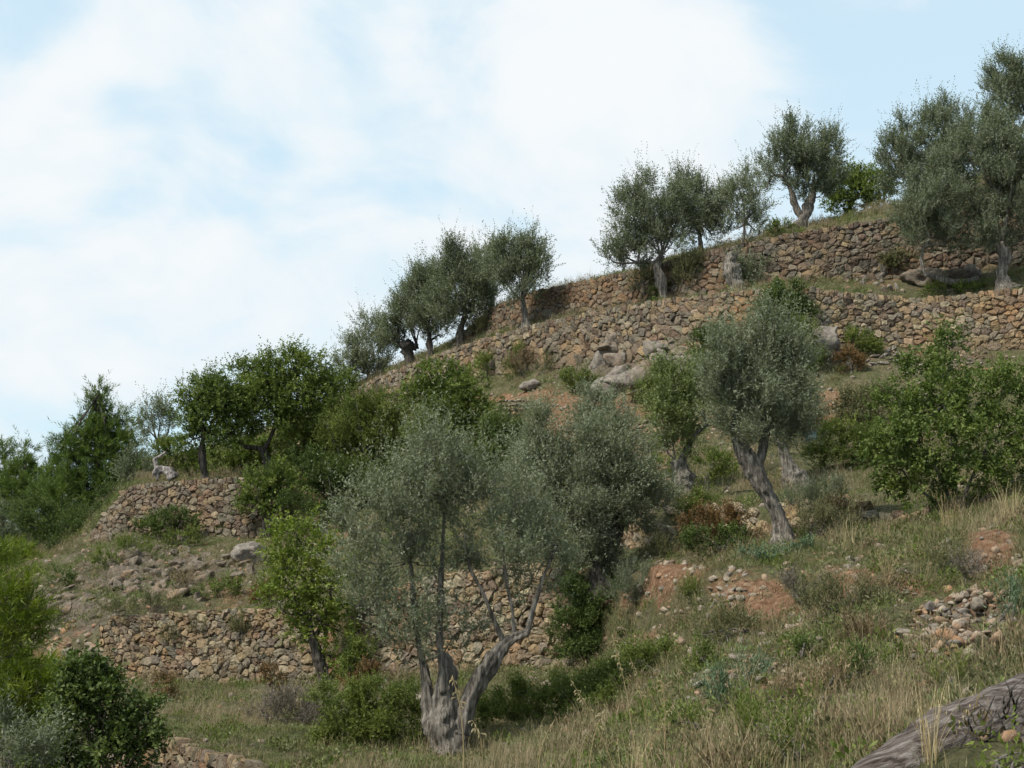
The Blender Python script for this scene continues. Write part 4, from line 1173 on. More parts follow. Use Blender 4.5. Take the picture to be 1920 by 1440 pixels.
for (lab, kd, mt, u, v, Y_, lo) in (
        ('grey green bush low in the wood at the picture edge', 'mastic', 'olive_dark', 10, 1020, 70, [(5, 985, 40, 30), (40, 1000, 30, 24)]),
        ('dark rounded bush under the young pine', 'mastic', 'mastic_dark', 100, 1010, 66, [(90, 985, 50, 34), (120, 1010, 40, 30), (60, 960, 36, 26)]),
        ('deep green bush filling the foot of the tall pine', 'mastic', 'mastic_dark', 165, 1030, 60, [(160, 990, 40, 30), (135, 1020, 34, 30), (170, 1025, 22, 22)]),
        ('dark bush climbing against the end of the bastion wall', 'mastic', 'mastic_dark', 215, 960, 58, [(215, 940, 26, 34), (200, 965, 22, 26)]),
        ('olive grey bush on the terrace left of the dead stump', 'olive', 'olive_dark', 262, 905, 57, [(262, 880, 28, 22), (245, 895, 16, 14)]),
        ('leafy growth filling the space under the bent carob', 'carob', 'carob', 440, 895, 55.5, [(430, 845, 40, 30), (470, 862, 40, 28), (415, 872, 30, 22), (500, 850, 30, 26)]),
        ('dark growth behind the elbow of the bent carob', 'mastic', 'mastic', 540, 895, 56.5, [(540, 845, 46, 34), (580, 865, 40, 28), (620, 850, 36, 34)]),
        ('bush behind the dead stump under the first carob', 'mastic', 'mastic', 335, 890, 56, [(335, 855, 34, 24), (360, 880, 30, 20), (310, 850, 20, 20)]),
        ('yellow green young pine bush at the edge below the wood', 'pine', 'yellowgreen', 30, 1100, 52, [(30, 1060, 44, 34), (55, 1085, 30, 24), (5, 1090, 40, 30)])):
    shrub(lab, kd, M[mt], (u, v), lo, name='bush', cat='bush', group=WD, Y=Y_, dens=1.1, stems=3)

# --- thicket in the middle
shrub('dense yellowish evergreen thicket left of the bright bushes', 'mastic', M['mastic'], (690, 880), [(650, 785, 46, 34), (700, 770, 50, 34), (690, 820, 66, 40), (740, 820, 44, 40), (640, 840, 44, 36), (720, 860, 56, 30), (665, 880, 50, 28)], Y=50, stems=8, stem_r=.03, name='thicket', cat='bush')
shrub('bright green tall bush in front of the curving wall', 'carob', M['carob'], (830, 850), [(820, 715, 40, 34), (860, 730, 40, 34), (795, 745, 36, 32), (840, 770, 66, 38), (890, 770, 38, 36), (830, 815, 70, 40), (890, 820, 50, 36)], Y=48.5, stems=6, stem_r=.03, name='bush', cat='bush')
shrub('dark low bush at the right flank of the bright tall bush', 'mastic', M['mastic_dark'], (950, 860), [(940, 810, 36, 28), (970, 820, 30, 28), (930, 850, 50, 30), (900, 870, 46, 26)], Y=45.5, name='bush', cat='bush')
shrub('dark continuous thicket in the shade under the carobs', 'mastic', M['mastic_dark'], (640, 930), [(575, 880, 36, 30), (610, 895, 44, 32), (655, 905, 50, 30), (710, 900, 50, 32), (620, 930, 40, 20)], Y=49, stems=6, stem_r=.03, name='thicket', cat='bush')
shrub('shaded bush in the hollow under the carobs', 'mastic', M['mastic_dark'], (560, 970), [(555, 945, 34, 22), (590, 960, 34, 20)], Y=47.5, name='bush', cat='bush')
for (lab, kd, mt, b_, lo, nm) in (
        ('dark evergreen bush growing through the gap between the two lower skyline walls', 'mastic', 'mastic_dark', (1478, 610), [(1478, 545, 32, 26), (1470, 575, 38, 28), (1495, 590, 26, 26), (1450, 580, 22, 18)], 'bush'),
        ('dark glossy bush beside the crown of the leaning olive', 'mastic', 'mastic_dark', (1330, 685), [(1325, 655, 32, 28), (1350, 640, 28, 26), (1340, 675, 34, 20)], 'bush'),
        ('yellowish bush right of the leaning olive crown at the smooth rock', 'mastic', 'mastic', (1510, 690), [(1505, 640, 26, 32), (1520, 670, 22, 26)], 'bush'),
        ('bush with red and green leaves at the foot of the smooth rock', 'mastic', 'rust', (1598, 700), [(1596, 680, 24, 22)], 'bush'),
        ('green bush against the tan wall beside the smooth rock', 'mastic', 'mastic', (1620, 665), [(1615, 640, 28, 20), (1635, 655, 18, 14)], 'bush'),
        ('small round green bush on the rocky slope below the curving wall', 'mastic', 'mastic', (1090, 738), [(1090, 715, 28, 18), (1105, 722, 18, 14)], 'bush'),
        ('upright bright green shoots first along the foot of the curving wall', 'rosemary', 'mastic', (915, 708), [(915, 688, 16, 20)], 'bush'),
        ('upright bright green shoots beside the purple grey tuft under the wall', 'rosemary', 'mastic', (968, 708), [(970, 680, 14, 24), (960, 700, 14, 14)], 'bush'),
        ('purple grey tuft of scrub under the curving wall', 'rosemary', 'drybrown', (985, 706), [(985, 685, 22, 16)], 'scrub_bush'),
        ('dry grey scrub tuft beside the purple one', 'rosemary', 'scrub', (1020, 705), [(1022, 690, 20, 14)], 'scrub_bush'),
        ('light green feathery shrub left of the yellowish olive', 'rosemary', 'mastic', (1238, 760), [(1238, 722, 18, 24), (1222, 745, 20, 20)], 'bush'),
        ('green bush growing under the twisted pale trunk', 'mastic', 'mastic', (1243, 560), [(1243, 548, 18, 12)], 'bush'),
        ('tangled grey scrub left of the twisted pale trunk', 'rosemary', 'scrub', (1205, 560), [(1205, 530, 22, 26)], 'scrub_bush'),
        ('tangled grey scrub right of the twisted pale trunk', 'rosemary', 'scrub', (1285, 548), [(1285, 520, 28, 28), (1300, 500, 20, 20)], 'scrub_bush'),
        ('grey green sprouts round the old pale stump by the topmost wall', 'olive', 'olive', (1405, 540), [(1410, 500, 26, 28), (1385, 530, 22, 16), (1425, 525, 20, 18)], 'bush'),
        ('low green bush beside the old split trunk olive', 'mastic', 'mastic', (1470, 440), [(1465, 428, 22, 12), (1440, 436, 18, 8)], 'bush'),
        ('scrub bush hanging over the outcrop terrace', 'mastic', 'scrub', (1690, 510), [(1690, 490, 30, 14), (1660, 496, 20, 12)], 'scrub_bush'),
        ('low green creeper on the terrace edge under the wide olive', 'mastic', 'mastic', (1780, 552), [(1770, 547, 50, 7), (1830, 545, 40, 7)], 'bush'),
        ('scrub at the foot of the wall below the rounded olive', 'rosemary', 'scrub', (905, 630), [(905, 615, 26, 20)], 'scrub_bush'),
        ('wide bright green mound of shrub left of the airy carob', 'mastic', 'mastic', (1590, 875), [(1570, 835, 46, 28), (1615, 830, 50, 32), (1550, 860, 36, 20), (1640, 850, 34, 30)], 'bush'),
        ('tall grey green bush above the bright mound', 'mastic', 'scrub', (1630, 800), [(1610, 770, 40, 30), (1650, 760, 36, 34), (1580, 790, 30, 22)], 'bush'),
        ('reddish bush beside the leaning olive crown under red earth', 'mastic', 'rust', (1530, 820), [(1532, 795, 16, 24)], 'bush'),
        ('bright green bush at the foot of the pale swollen trunk', 'mastic', 'mastic', (1325, 935), [(1338, 866, 28, 17), (1352, 896, 26, 15)], 'bush'),
        ('green bush in front of the pale swollen trunk', 'mastic', 'mastic', (1310, 965), [(1318, 948, 38, 17), (1295, 962, 26, 12)], 'bush'),
        ('yellow green bush left of the pale swollen trunk', 'mastic', 'yellowgreen', (1240, 900), [(1235, 880, 24, 18)], 'bush'),
        ('large rust and green bush in front of the tumbled low wall', 'mastic', 'rust', (1340, 1030), [(1310, 985, 34, 22), (1355, 985, 40, 24), (1390, 990, 26, 18)], 'bush'),
        ('dark green skirt of the rust coloured bush by the tumbled wall', 'mastic', 'mastic_dark', (1345, 1040), [(1330, 1015, 44, 16), (1375, 1015, 34, 18)], 'bush'),
        ('small rust coloured bush right of the leaning trunk', 'mastic', 'rust', (1575, 990), [(1575, 960, 30, 14)], 'bush'),
        ('blue green low shrub around the foot of the leaning trunk', 'mastic', 'bluegreen', (1450, 1055), [(1420, 1048, 40, 10), (1515, 1040, 34, 12)], 'bush'),
        ('grey green tangle right of the leaning trunk foot', 'rosemary', 'scrub', (1540, 1010), [(1530, 990, 40, 22), (1570, 985, 30, 18)], 'scrub_bush'),
        ('grey bushy scrub before the bulging grey stump', 'rosemary', 'olive_dark', (1520, 960), [(1510, 945, 40, 20), (1560, 930, 30, 18)], 'scrub_bush'),
        ('grey olive scrub above the pale rubble of the tumbled wall', 'olive', 'olive', (1225, 950), [(1215, 930, 34, 22), (1250, 945, 24, 16)], 'scrub_bush'),
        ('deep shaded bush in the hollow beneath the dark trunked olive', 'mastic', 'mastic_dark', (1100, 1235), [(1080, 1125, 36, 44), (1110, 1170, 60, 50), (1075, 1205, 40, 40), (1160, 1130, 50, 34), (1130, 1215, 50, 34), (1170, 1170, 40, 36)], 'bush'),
        ('grey green brush on the bank beneath the dark trunked olive', 'rosemary', 'olive_dark', (1200, 1120), [(1190, 1090, 34, 24), (1170, 1120, 30, 20)], 'scrub_bush'),
        ('wide low green brambles right of the central trunk', 'mastic', 'mastic', (1060, 1340), [(960, 1325, 46, 26), (1010, 1310, 56, 30), (1080, 1300, 64, 32), (1150, 1280, 60, 32), (1040, 1345, 70, 28), (930, 1350, 40, 24)], 'bramble'),
        ('olive green brambles creeping up the gully from the central trunk', 'mastic', 'mastic', (1220, 1270), [(1200, 1260, 54, 28), (1250, 1235, 40, 24), (1140, 1335, 56, 24), (1180, 1310, 50, 24)], 'bramble'),
        ('bright green mound of shrub at the left of the central trunk', 'mastic', 'mastic', (690, 1400), [(650, 1350, 56, 44), (720, 1335, 60, 46), (770, 1370, 44, 40), (690, 1395, 84, 40), (640, 1310, 36, 26), (745, 1410, 60, 30), (630, 1400, 40, 30)], 'bush'),
        ('reddish scrub behind the left stem of the central olive', 'mastic', 'rust', (700, 1300), [(690, 1275, 34, 18)], 'scrub_bush'),
        ('grey purple dried brush on the grassy terrace before the almond trunk', 'rosemary', 'purple', (560, 1365), [(560, 1335, 44, 24), (510, 1340, 34, 18), (590, 1350, 30, 18)], 'scrub_bush'),
        ('grey green scrub patch on the rocky slope above the pale wall', 'rosemary', 'scrub', (300, 1150), [(290, 1140, 44, 10), (220, 1150, 34, 9)], 'scrub_bush'),
        ('green scrub tuft among the rocks left of the bastion', 'mastic', 'mastic_dark', (120, 1100), [(115, 1085, 24, 12), (140, 1110, 22, 10)], 'scrub_bush'),
        ('yellowish scrub on the ledge above the pale slab', 'rosemary', 'scrub', (60, 1170), [(70, 1160, 34, 14)], 'scrub_bush'),
        ('brown scrub cushion on the bare rock face', 'rosemary', 'drybrown', (340, 1100), [(340, 1090, 20, 9)], 'scrub_bush'),
        ('green fringe of weeds trailing down the rock below the bastion', 'rosemary', 'mastic', (255, 1040), [(250, 1030, 30, 13)], 'scrub_bush'),
        ('green scrub on the shelf between the gully and the red bank', 'rosemary', 'mastic', (1300, 1130), [(1300, 1118, 34, 14)], 'scrub_bush'),
        ('long grassy cushion under the tumbled low wall', 'rosemary', 'scrub', (1240, 1045), [(1240, 1035, 44, 12)], 'scrub_bush'),
        ('grey brush on the bank edge right of the red earth', 'rosemary', 'purple', (1500, 1130), [(1500, 1115, 34, 14)], 'scrub_bush'),
        ('olive scrub at the crest of the near slope', 'rosemary', 'scrub', (1760, 1075), [(1760, 1060, 50, 14)], 'scrub_bush'),
        ('grey brush drift below the red patch at the frame edge', 'rosemary', 'purple', (1820, 1090), [(1830, 1078, 40, 12)], 'scrub_bush'),
        ('dark tuft at the foot of the stone spill', 'rosemary', 'mastic', (1760, 1290), [(1760, 1278, 34, 12)], 'scrub_bush'),
        ('brown weed drift between the two spurge cushions', 'rosemary', 'drybrown', (1460, 1330), [(1465, 1318, 30, 13)], 'weed'),
        ('fresh green mound in the grass below the red bank', 'mastic', 'mastic', (1330, 1245), [(1330, 1235, 32, 12), (1300, 1250, 22, 10)], 'bush'),
        ('dark green mound between the brown weeds and the stone heap', 'mastic', 'mastic_dark', (1500, 1245), [(1500, 1230, 26, 14)], 'bush'),
        ('green cushion at the bottom of the near slope beside golden grass', 'rosemary', 'mastic', (1500, 1420), [(1500, 1398, 40, 20)], 'bush'),
        ('low green cushion under the larger spurge', 'mastic', 'mastic', (1300, 1375), [(1300, 1360, 44, 16)], 'bush'),
        ('brown brush drift along the grassy bank edge', 'rosemary', 'drybrown', (1650, 1120), [(1650, 1108, 30, 12)], 'scrub_bush'),
        ('bushy green tussock left of the golden grass and log', 'rosemary', 'mastic', (1600, 1275), [(1590, 1262, 30, 12)], 'bush'),
        ('green weeds under the almond trunk', 'mastic', 'mastic', (640, 1300), [(660, 1260, 30, 26), (680, 1220, 24, 20)], 'bush'),
        ('dark red bush above the pale weedy wall beside the almond', 'mastic', 'rust', (490, 1140), [(492, 1118, 20, 20)], 'bush'),
        ('rust and green bush at the foot of the pale weedy wall', 'mastic', 'rust', (512, 1295), [(512, 1272, 18, 18)], 'bush'),
        ('red tipped bush left under the pale weedy wall', 'mastic', 'rust', (300, 1310), [(300, 1290, 14, 18), (315, 1310, 14, 12)], 'bush'),
        ('green bush hugging the foot of the bastion wall', 'mastic', 'mastic_dark', (330, 1010), [(310, 985, 30, 18), (340, 975, 26, 16), (285, 995, 24, 14)], 'bush'),
        ('bright green cushion below the bastion wall', 'mastic', 'mastic', (340, 1025), [(340, 1010, 30, 13)], 'bush'),
        ('bush at the left foot of the bastion wall', 'mastic', 'mastic', (208, 1065), [(205, 1050, 22, 14)], 'bush'),
        ('green bush on the bank above the pale weedy wall', 'mastic', 'mastic', (420, 1120), [(425, 1105, 30, 12), (390, 1115, 22, 9)], 'bush'),
        ('grey scrub tuft hanging in the face of the pale weedy wall', 'rosemary', 'scrub', (325, 1225), [(325, 1200, 18, 18)], 'scrub_bush'),
        ('dark scrub tuft in the middle of the pale weedy wall', 'rosemary', 'scrub', (375, 1205), [(375, 1188, 12, 14)], 'scrub_bush'),
        ('grey scrub tuft near the almond end of the pale weedy wall', 'rosemary', 'scrub', (455, 1200), [(455, 1180, 16, 18)], 'scrub_bush'),
        ('blue green spurge cushion among stones on the near slope', 'rosemary', 'bluegreen', (1400, 1285), [(1400, 1272, 30, 13)], 'spurge'),
        ('larger blue green spurge cushion lower on the near slope', 'rosemary', 'bluegreen', (1365, 1335), [(1362, 1318, 38, 20)], 'spurge'),
        ('blue green spurge at the edge beside the stone spill', 'rosemary', 'bluegreen', (1905, 1170), [(1900, 1150, 24, 30)], 'spurge'),
        ('dry brown flowering weed on the near slope', 'rosemary', 'drybrown', (1555, 1325), [(1550, 1295, 30, 30)], 'weed'),
        ('tall dry brown weed left of the stone spill', 'rosemary', 'drybrown', (1610, 1230), [(1610, 1195, 34, 30), (1630, 1215, 24, 20)], 'weed'),
        ('dark green bush left of the stone spill', 'mastic', 'mastic_dark', (1630, 1270), [(1625, 1250, 28, 20)], 'bush'),
        ('dark grassy bush low on the near slope', 'rosemary', 'mastic', (1430, 1395), [(1430, 1370, 46, 24)], 'bush'),
        ('grey green scrub mound in the middle of the near slope', 'rosemary', 'scrub', (1590, 1150), [(1590, 1130, 46, 22), (1540, 1150, 36, 18)], 'scrub_bush'),
        ('green scrub beneath the red earth bank', 'rosemary', 'scrub', (1380, 1190), [(1385, 1175, 44, 18), (1340, 1190, 30, 14)], 'scrub_bush'),
        ('leafy weed at the lower right corner beside the dead log', 'mastic', 'almond', (1915, 1440), [(1912, 1425, 20, 14)], 'weed')):
    shrub(lab, kd, M[mt], b_, lo, name=nm, cat=nm.replace('_', ' ') if nm != 'bramble' else 'brambles', stems=3, dens=1.25)

# --- near foliage at the lower left corner
shrub('dark green bush in the lower left corner in front of the pale slab', 'carob', M['mastic_dark'], (180, 1500), [(160, 1275, 30, 36), (200, 1285, 22, 30), (195, 1335, 62, 44), (130, 1345, 56, 44), (262, 1365, 36, 34), (180, 1410, 100, 40), (250, 1412, 50, 34), (100, 1425, 60, 30), (150, 1310, 50, 40)], Y=19, stems=7, dens=1.1, clump=.8, name='bush', cat='bush')
shrub('yellow green bush at the left edge below the pale slab', 'pine', M['yellowgreen'], (40, 1480), [(50, 1295, 56, 36), (20, 1340, 60, 40), (95, 1320, 40, 44), (0, 1280, 40, 44), (60, 1370, 60, 40)], Y=20.5, stems=6, dens=1.2, name='bush', cat='bush')
shrub('grey olive sapling crown in the bottom left corner', 'olive', M['olive_dark'], (40, 1520), [(30, 1400, 50, 44), (70, 1420, 40, 30)], Y=16.5, stems=5, dens=.9, name='bush', cat='bush')
tree('pine_tree', 'yellow green pine branchlets with bare twigs at the left edge', 'pine tree', 'pine', M['yellowgreen'], (-40, 1400),
     [[(-40, 1400, .08), (-30, 1250, .06), (-20, 1120, .03)]], [(10, 1125, 40, 24), (45, 1150, 34, 16), (5, 1185, 50, 24), (40, 1215, 30, 14), (0, 1245, 50, 30), (-20, 1080, 40, 40), (55, 1130, 20, 14), (20, 1150, 50, 40), (10, 1215, 40, 40)], Y=17, bark='twig', dens=.8, clump=.7)

# --- dead wood
wood = thing('dead_log', drop(P(1780, 1400, 7.5)), 'weathered grey fallen olive trunk in the lower right corner', 'log')
Yw = 7.5
add_tubes('trunk', [tube([P(1590, 1490, Yw - .3), P(1690, 1452, Yw - .15), P(1780, 1418, Yw), P(1860, 1378, Yw + .1), P(1960, 1330, Yw + .3), P(2080, 1285, Yw + .5)], [.10, .17, .225, .225, .21, .19], 64, 16, .09, .25, 3)], M['log'], wood)
add_tubes('branch', [tube([P(1710, 1512, Yw - .32), P(1800, 1474, Yw - .28), P(1900, 1432, Yw - .22), P(2020, 1370, Yw - .1)], [.08, .12, .13, .12], 40, 14, .12, .3, 8)], M['log'], wood)
tw = []
rg = np.random.default_rng(5)
for i in range(16):
    x0 = rg.uniform(1790, 1930); y0 = np.interp(x0, [1780, 1960], [1385, 1300]) + rg.uniform(-10, 40)
    tw.append(tube([P(x0, y0, Yw - .25), P(x0 + rg.normal(6, 12), y0 - rg.uniform(15, 35), Yw - .32), P(x0 + rg.normal(16, 22), y0 - rg.uniform(40, 75), Yw - .3)], [.006, .004, .0015], 5, 4, 0, 1, i))
add_tubes('twig', tw, M['bark_dark'], wood)

stump = thing('dead_stump', base_at(312, None, 51), 'bleached dead olive stump with an arched arm on the bastion terrace', 'tree stump')
Ys = stump.location[1]
add_tubes('trunk', [tube([P(325, 898, Ys), P(315, 884, Ys), P(300, 880, Ys), P(291, 886, Ys), P(290, 893, Ys)], [.17, .16, .14, .09, .05], 14, 8, .3, 1, 4)], M['deadwood'], stump)
add_tubes('branch', [tube([P(294, 884, Ys), P(292, 870, Ys), P(290, 862, Ys), P(300, 855, Ys), P(311, 847, Ys)], [.10, .075, .07, .05, .03], 10, 6, .2, 1, 6)], M['deadwood'], stump)
add_tubes('root', [tube([P(297, 886, Ys), P(294, 902, Ys)], [.07, .04], 8, 4, .2, 1, 6)], M['deadwood'], stump)
st2 = thing('old_stump', base_at(1378, None, 50), 'thick pale old stump standing against the topmost wall', 'tree stump')
add_tubes('trunk', [tube([P(1385, 548, 49.2), P(1376, 520, 49.2), P(1370, 495, 49.3), P(1372, 476, 49.3)], [.32, .26, .24, .20], 20, 8, .4, 1, 9)], M['bark'], st2)
lg = thing('fallen_branch', G(1760, 530), 'long grey fallen branch lying across the dark outcrop', 'branch')
Yl = G(1760, 530)[1] - .5
add_tubes('trunk', [tube([P(1722, 506, Yl), P(1752, 520, Yl - .1), P(1785, 530, Yl - .1), P(1815, 528, Yl), P(1835, 522, Yl)], [.04, .08, .12, .12, .08], 12, 6, .3, 1, 10)], M['bark'], lg)
# blue drum glimpsed by the leaning olive
gd = base_at(1524, None, 37)
drum = thing('blue_drum', gd, 'small blue plastic drum glimpsed beside the leaning olive crown', 'drum')
md, td, bd, od = new_mat('blue_plastic'); bd.inputs['Base Color'].default_value = (.05, .13, .22, 1); bd.inputs['Roughness'].default_value = .45
prof = [(0, .0), (.15, .0), (.17, .03), (.165, .20), (.18, .22), (.165, .24), (.165, .42), (.18, .44), (.165, .46), (.17, .60), (.15, .62), (0, .62)]
Vd, Fd, sg = [], [], 20
for (r_, z_) in prof:
    for j in range(sg): Vd.append((max(r_, .001) * math.cos(j / sg * 6.2832), max(r_, .001) * math.sin(j / sg * 6.2832), z_))
for i in range(len(prof) - 1):
    for j in range(sg): Fd.append((i * sg + j, i * sg + (j + 1) % sg, (i + 1) * sg + (j + 1) % sg, (i + 1) * sg + j))
link('body', mesh_from('body', np.array(Vd), Fd, md, smooth=True), drum)
zt = P(1524, 812, gd[1])[2]; drum.location.z = zt - .62
link('lid', mesh_from('lid', np.array([(x * .8, y * .8, .62 + (0 if k < 12 else .03)) for k, (x, y) in enumerate([(.17 * math.cos(a / 12 * 6.2832), .17 * math.sin(a / 12 * 6.2832)) for a in range(12)] * 2)]), [tuple(range(12, 24))] + [(i, (i + 1) % 12, 12 + (i + 1) % 12, 12 + i) for i in range(12)], md), drum)

# ------------------------------------------------------------------ ground cover (grass, herbs, pebbles)


def tuft_mesh(name, n, h, spread, lean, width, mat, seed, seed_head=False, segs=3):
    rgx = np.random.default_rng(seed)
    V, F, T = [], [], []
    for i in range(n):
        a = rgx.uniform(0, 6.28); r_ = spread * math.sqrt(rgx.random())
        b0 = np.array([math.cos(a) * r_, math.sin(a) * r_, -.02])
        a2 = a + rgx.normal(0, .9); ln = lean * rgx.uniform(.3, 1.4)
        d = np.array([math.cos(a2), math.sin(a2), 0]) * ln
        hh = h * rgx.uniform(.5, 1.15)
        side = np.array([-math.sin(a2 + rgx.normal(0, 1)), math.cos(a2), 0]); side /= np.linalg.norm(side)
        w = width * rgx.uniform(.7, 1.3); k = len(V)
        for s_ in range(segs):
            t_ = s_ / segs
            c = b0 + np.array([0, 0, hh * (t_ - .25 * t_ * t_ * ln)]) + d * hh * t_ ** 1.8
            V += [c - side * w * (1 - t_ * .75) / 2, c + side * w * (1 - t_ * .75) / 2]
        V.append(b0 + np.array([0, 0, hh * (1 - .25 * ln)]) + d * hh)
        for s_ in range(segs - 1): F.append((k + 2 * s_, k + 2 * s_ + 1, k + 2 * s_ + 3, k + 2 * s_ + 2)); T.append(rgx.uniform(.1, .9))
        F.append((k + 2 * segs - 2, k + 2 * segs - 1, k + 2 * segs)); T.append(rgx.uniform(.3, 1))
        if seed_head and rgx.random() < .6:
            tip = np.array(V[-1])
            for q in range(6):
                p_ = tip - np.array([0, 0, q * .025]) - d * q * .02
                o_ = rgx.normal(0, 1, 3); o_ /= np.linalg.norm(o_); o_[2] = abs(o_[2]) * .5
                k2 = len(V)
                V += [p_, p_ + o_ * .009 + np.array([0, 0, .006]), p_ + o_ * .007 - np.array([0, 0, .016])]
                F.append((k2, k2 + 1, k2 + 2)); T.append(rgx.uniform(.6, 1))
    me = mesh_from(name, np.array(V), F, mat, ftint=np.array(T))
    return bpy.data.objects.new(name, me)


def herb_mesh(name, n, rad, h, ll, lw, mat, seed, up=.5):
    rgx = np.random.default_rng(seed)
    pos = rgx.normal(size=(n, 3)); pos /= np.linalg.norm(pos, axis=1, keepdims=True); pos *= rgx.random((n, 1)) ** .4
    pos[:, 2] = np.abs(pos[:, 2]); pos = pos * np.array([rad, rad, h])
    d = pos / (np.linalg.norm(pos, axis=1, keepdims=True) + 1e-6) + rgx.normal(0, .5, (n, 3)); d[:, 2] += up; d /= np.linalg.norm(d, axis=1, keepdims=True)
    me = leaves_mesh(name, pos, d, ll, lw, rgx.normal(.5, .2, n), mat, rgx)
    return bpy.data.objects.new(name, me)


def scatter(name, label, cat, pts, scl, rotz, tilt, protos, kind='stuff'):
    me = bpy.data.meshes.new(name)
    n = len(pts)
    me.vertices.add(n); me.vertices.foreach_set('co', np.asarray(pts, np.float32).ravel())
    rot = np.column_stack([tilt[:, 0], tilt[:, 1], rotz]).astype(np.float32)
    a = me.attributes.new('spin', 'FLOAT_VECTOR', 'POINT'); a.data.foreach_set('vector', rot.ravel())
    a = me.attributes.new('size', 'FLOAT', 'POINT'); a.data.foreach_set('value', np.asarray(scl, np.float32))
    a = me.attributes.new('pick', 'INT', 'POINT'); a.data.foreach_set('value', np.random.default_rng(n).integers(0, len(protos), n).astype(np.int32))
    me.update()
    o = link(name, me)
    ng = bpy.data.node_groups.new(name, 'GeometryNodeTree')
    ng.interface.new_socket('Geometry', in_out='INPUT', socket_type='NodeSocketGeometry')
    ng.interface.new_socket('Geometry', in_out='OUTPUT', socket_type='NodeSocketGeometry')
    gi, go = ng.nodes.new('NodeGroupInput'), ng.nodes.new('NodeGroupOutput')
    ip = ng.nodes.new('GeometryNodeInstanceOnPoints')
    g2i = ng.nodes.new('GeometryNodeGeometryToInstance')
    for p_ in protos:
        oi = ng.nodes.new('GeometryNodeObjectInfo'); oi.inputs['Object'].default_value = p_
        ng.links.new(oi.outputs['Geometry'], g2i.inputs[0])

    def attr(nm, ty):
        x = ng.nodes.new('GeometryNodeInputNamedAttribute'); x.data_type = ty; x.inputs['Name'].default_value = nm
        return x.outputs['Attribute']
    ng.links.new(gi.outputs[0], ip.inputs['Points']); ng.links.new(g2i.outputs[0], ip.inputs['Instance'])
    ip.inputs['Pick Instance'].default_value = True
    ng.links.new(attr('pick', 'INT'), ip.inputs['Instance Index'])
    e2r = ng.nodes.new('FunctionNodeEulerToRotation'); ng.links.new(attr('spin', 'FLOAT_VECTOR'), e2r.inputs[0])
    ng.links.new(e2r.outputs[0], ip.inputs['Rotation'])
    ng.links.new(attr('size', 'FLOAT'), ip.inputs['Scale'])
    ng.links.new(ip.outputs[0], go.inputs[0])
    md_ = o.modifiers.new('scatter', 'NODES'); md_.node_group = ng
    return tag(o, label, cat, kind=kind)


# candidate points over the sheet, uniform in area inside the view
r0 = 2; r1 = int(np.searchsorted(kpar, 15.2))
cs = np.where((U > -330) & (U < 2260))[0]; c0, c1 = cs[0], cs[-1]
A, Bq, Cq, Dq = TG[r0:r1 - 1, c0:c1 - 1], TG[r0:r1 - 1, c0 + 1:c1], TG[r0 + 1:r1, c0 + 1:c1], TG[r0 + 1:r1, c0:c1 - 1]
nv = np.cross(Cq - A, Dq - Bq); area = .5 * np.linalg.norm(nv, axis=-1); nz = np.abs(nv[..., 2]) / (2 * area + 1e-9)
kq = np.broadcast_to(kpar[r0:r1 - 1, None], area.shape)
Uq = np.broadcast_to(U[None, c0:c1 - 1], area.shape)
Yq = A[..., 1]
uq, vq = to_px((A + Cq) / 2)
soq, roq = soilw[r0:r1 - 1, c0:c1 - 1], rockw[r0:r1 - 1, c0:c1 - 1]
wallq = face_k[r0:r1 - 1, c0:c1 - 1] | (((kq > 0) & (kq < 1) & (Uq < 600)) | ((kq > 5) & (kq < 6) & (Uq > 1160) & (Uq < 1740)))
nq = fbm((A + Cq) / 2, .45, 3, 77); nq2 = fbm((A + Cq) / 2, 1.2, 3, 78)


def spots(lst):
    w = np.zeros(area.shape)
    for (u, v, ru, rv, a) in lst: w = np.maximum(w, a * np.exp(-(((uq - u) / ru) ** 2 + ((vq - v) / rv) ** 2)))
    return w


dry_sp = spots([(1860, 975, 90, 40, 1), (1700, 1000, 90, 30, .8), (1450, 1090, 60, 30, .5), (1500, 1130, 50, 30, .6), (470, 1345, 150, 34, 1.0), (980, 1440, 130, 40, .8), (1650, 1310, 50, 50, .9), (1580, 1400, 90, 40, .9), (1230, 1420, 90, 30, .8), (1640, 398, 70, 14, 1),
                (1660, 380, 40, 20, 1), (1600, 905, 70, 22, 1), (1410, 890, 40, 30, .8), (1050, 730, 140, 22, .7), (1570, 740, 50, 26, .6), (270, 900, 60, 14, 1), (340, 905, 60, 12, 1), (1150, 1490, 200, 60, .7), (690, 735, 50, 14, .9),
                (1560, 1010, 90, 30, .6), (1680, 1330, 40, 60, 1), (1300, 1420, 80, 40, .6), (1550, 430, 120, 12, .7), (1020, 700, 60, 16, .6)])
green_sp = spots([(420, 1400, 140, 26, 1), (350, 1130, 140, 18, .9), (1350, 1080, 110, 30, .6), (1250, 1250, 110, 40, .8), (1400, 1330, 120, 60, .5), (1800, 545, 120, 14, .8), (1700, 1050, 200, 50, .5), (1600, 700, 150, 20, .5), (1500, 1060, 120, 30, .7)])
bare = np.clip(1 - 1.35 * soq - .75 * roq, .10, 1)
dens_y = np.interp(Yq, [6, 12, 20, 30, 45, 65], [95, 85, 60, 30, 17, 11])
logq = ((uq > 1560) & (vq > np.interp(uq, [1560, 1700, 1920, 2100], [1470, 1420, 1330, 1260])))
dens_y = np.where(wallq, 0, dens_y) * np.where(logq, .5, 1)
nearb = np.clip((30 - Yq) / 6, 0, 1) * (Uq > 900)
patch = np.clip(.5 + 1.6 * fbm((A + Cq) / 2, .9, 3, 81), .12, 1)      # open and closed turf


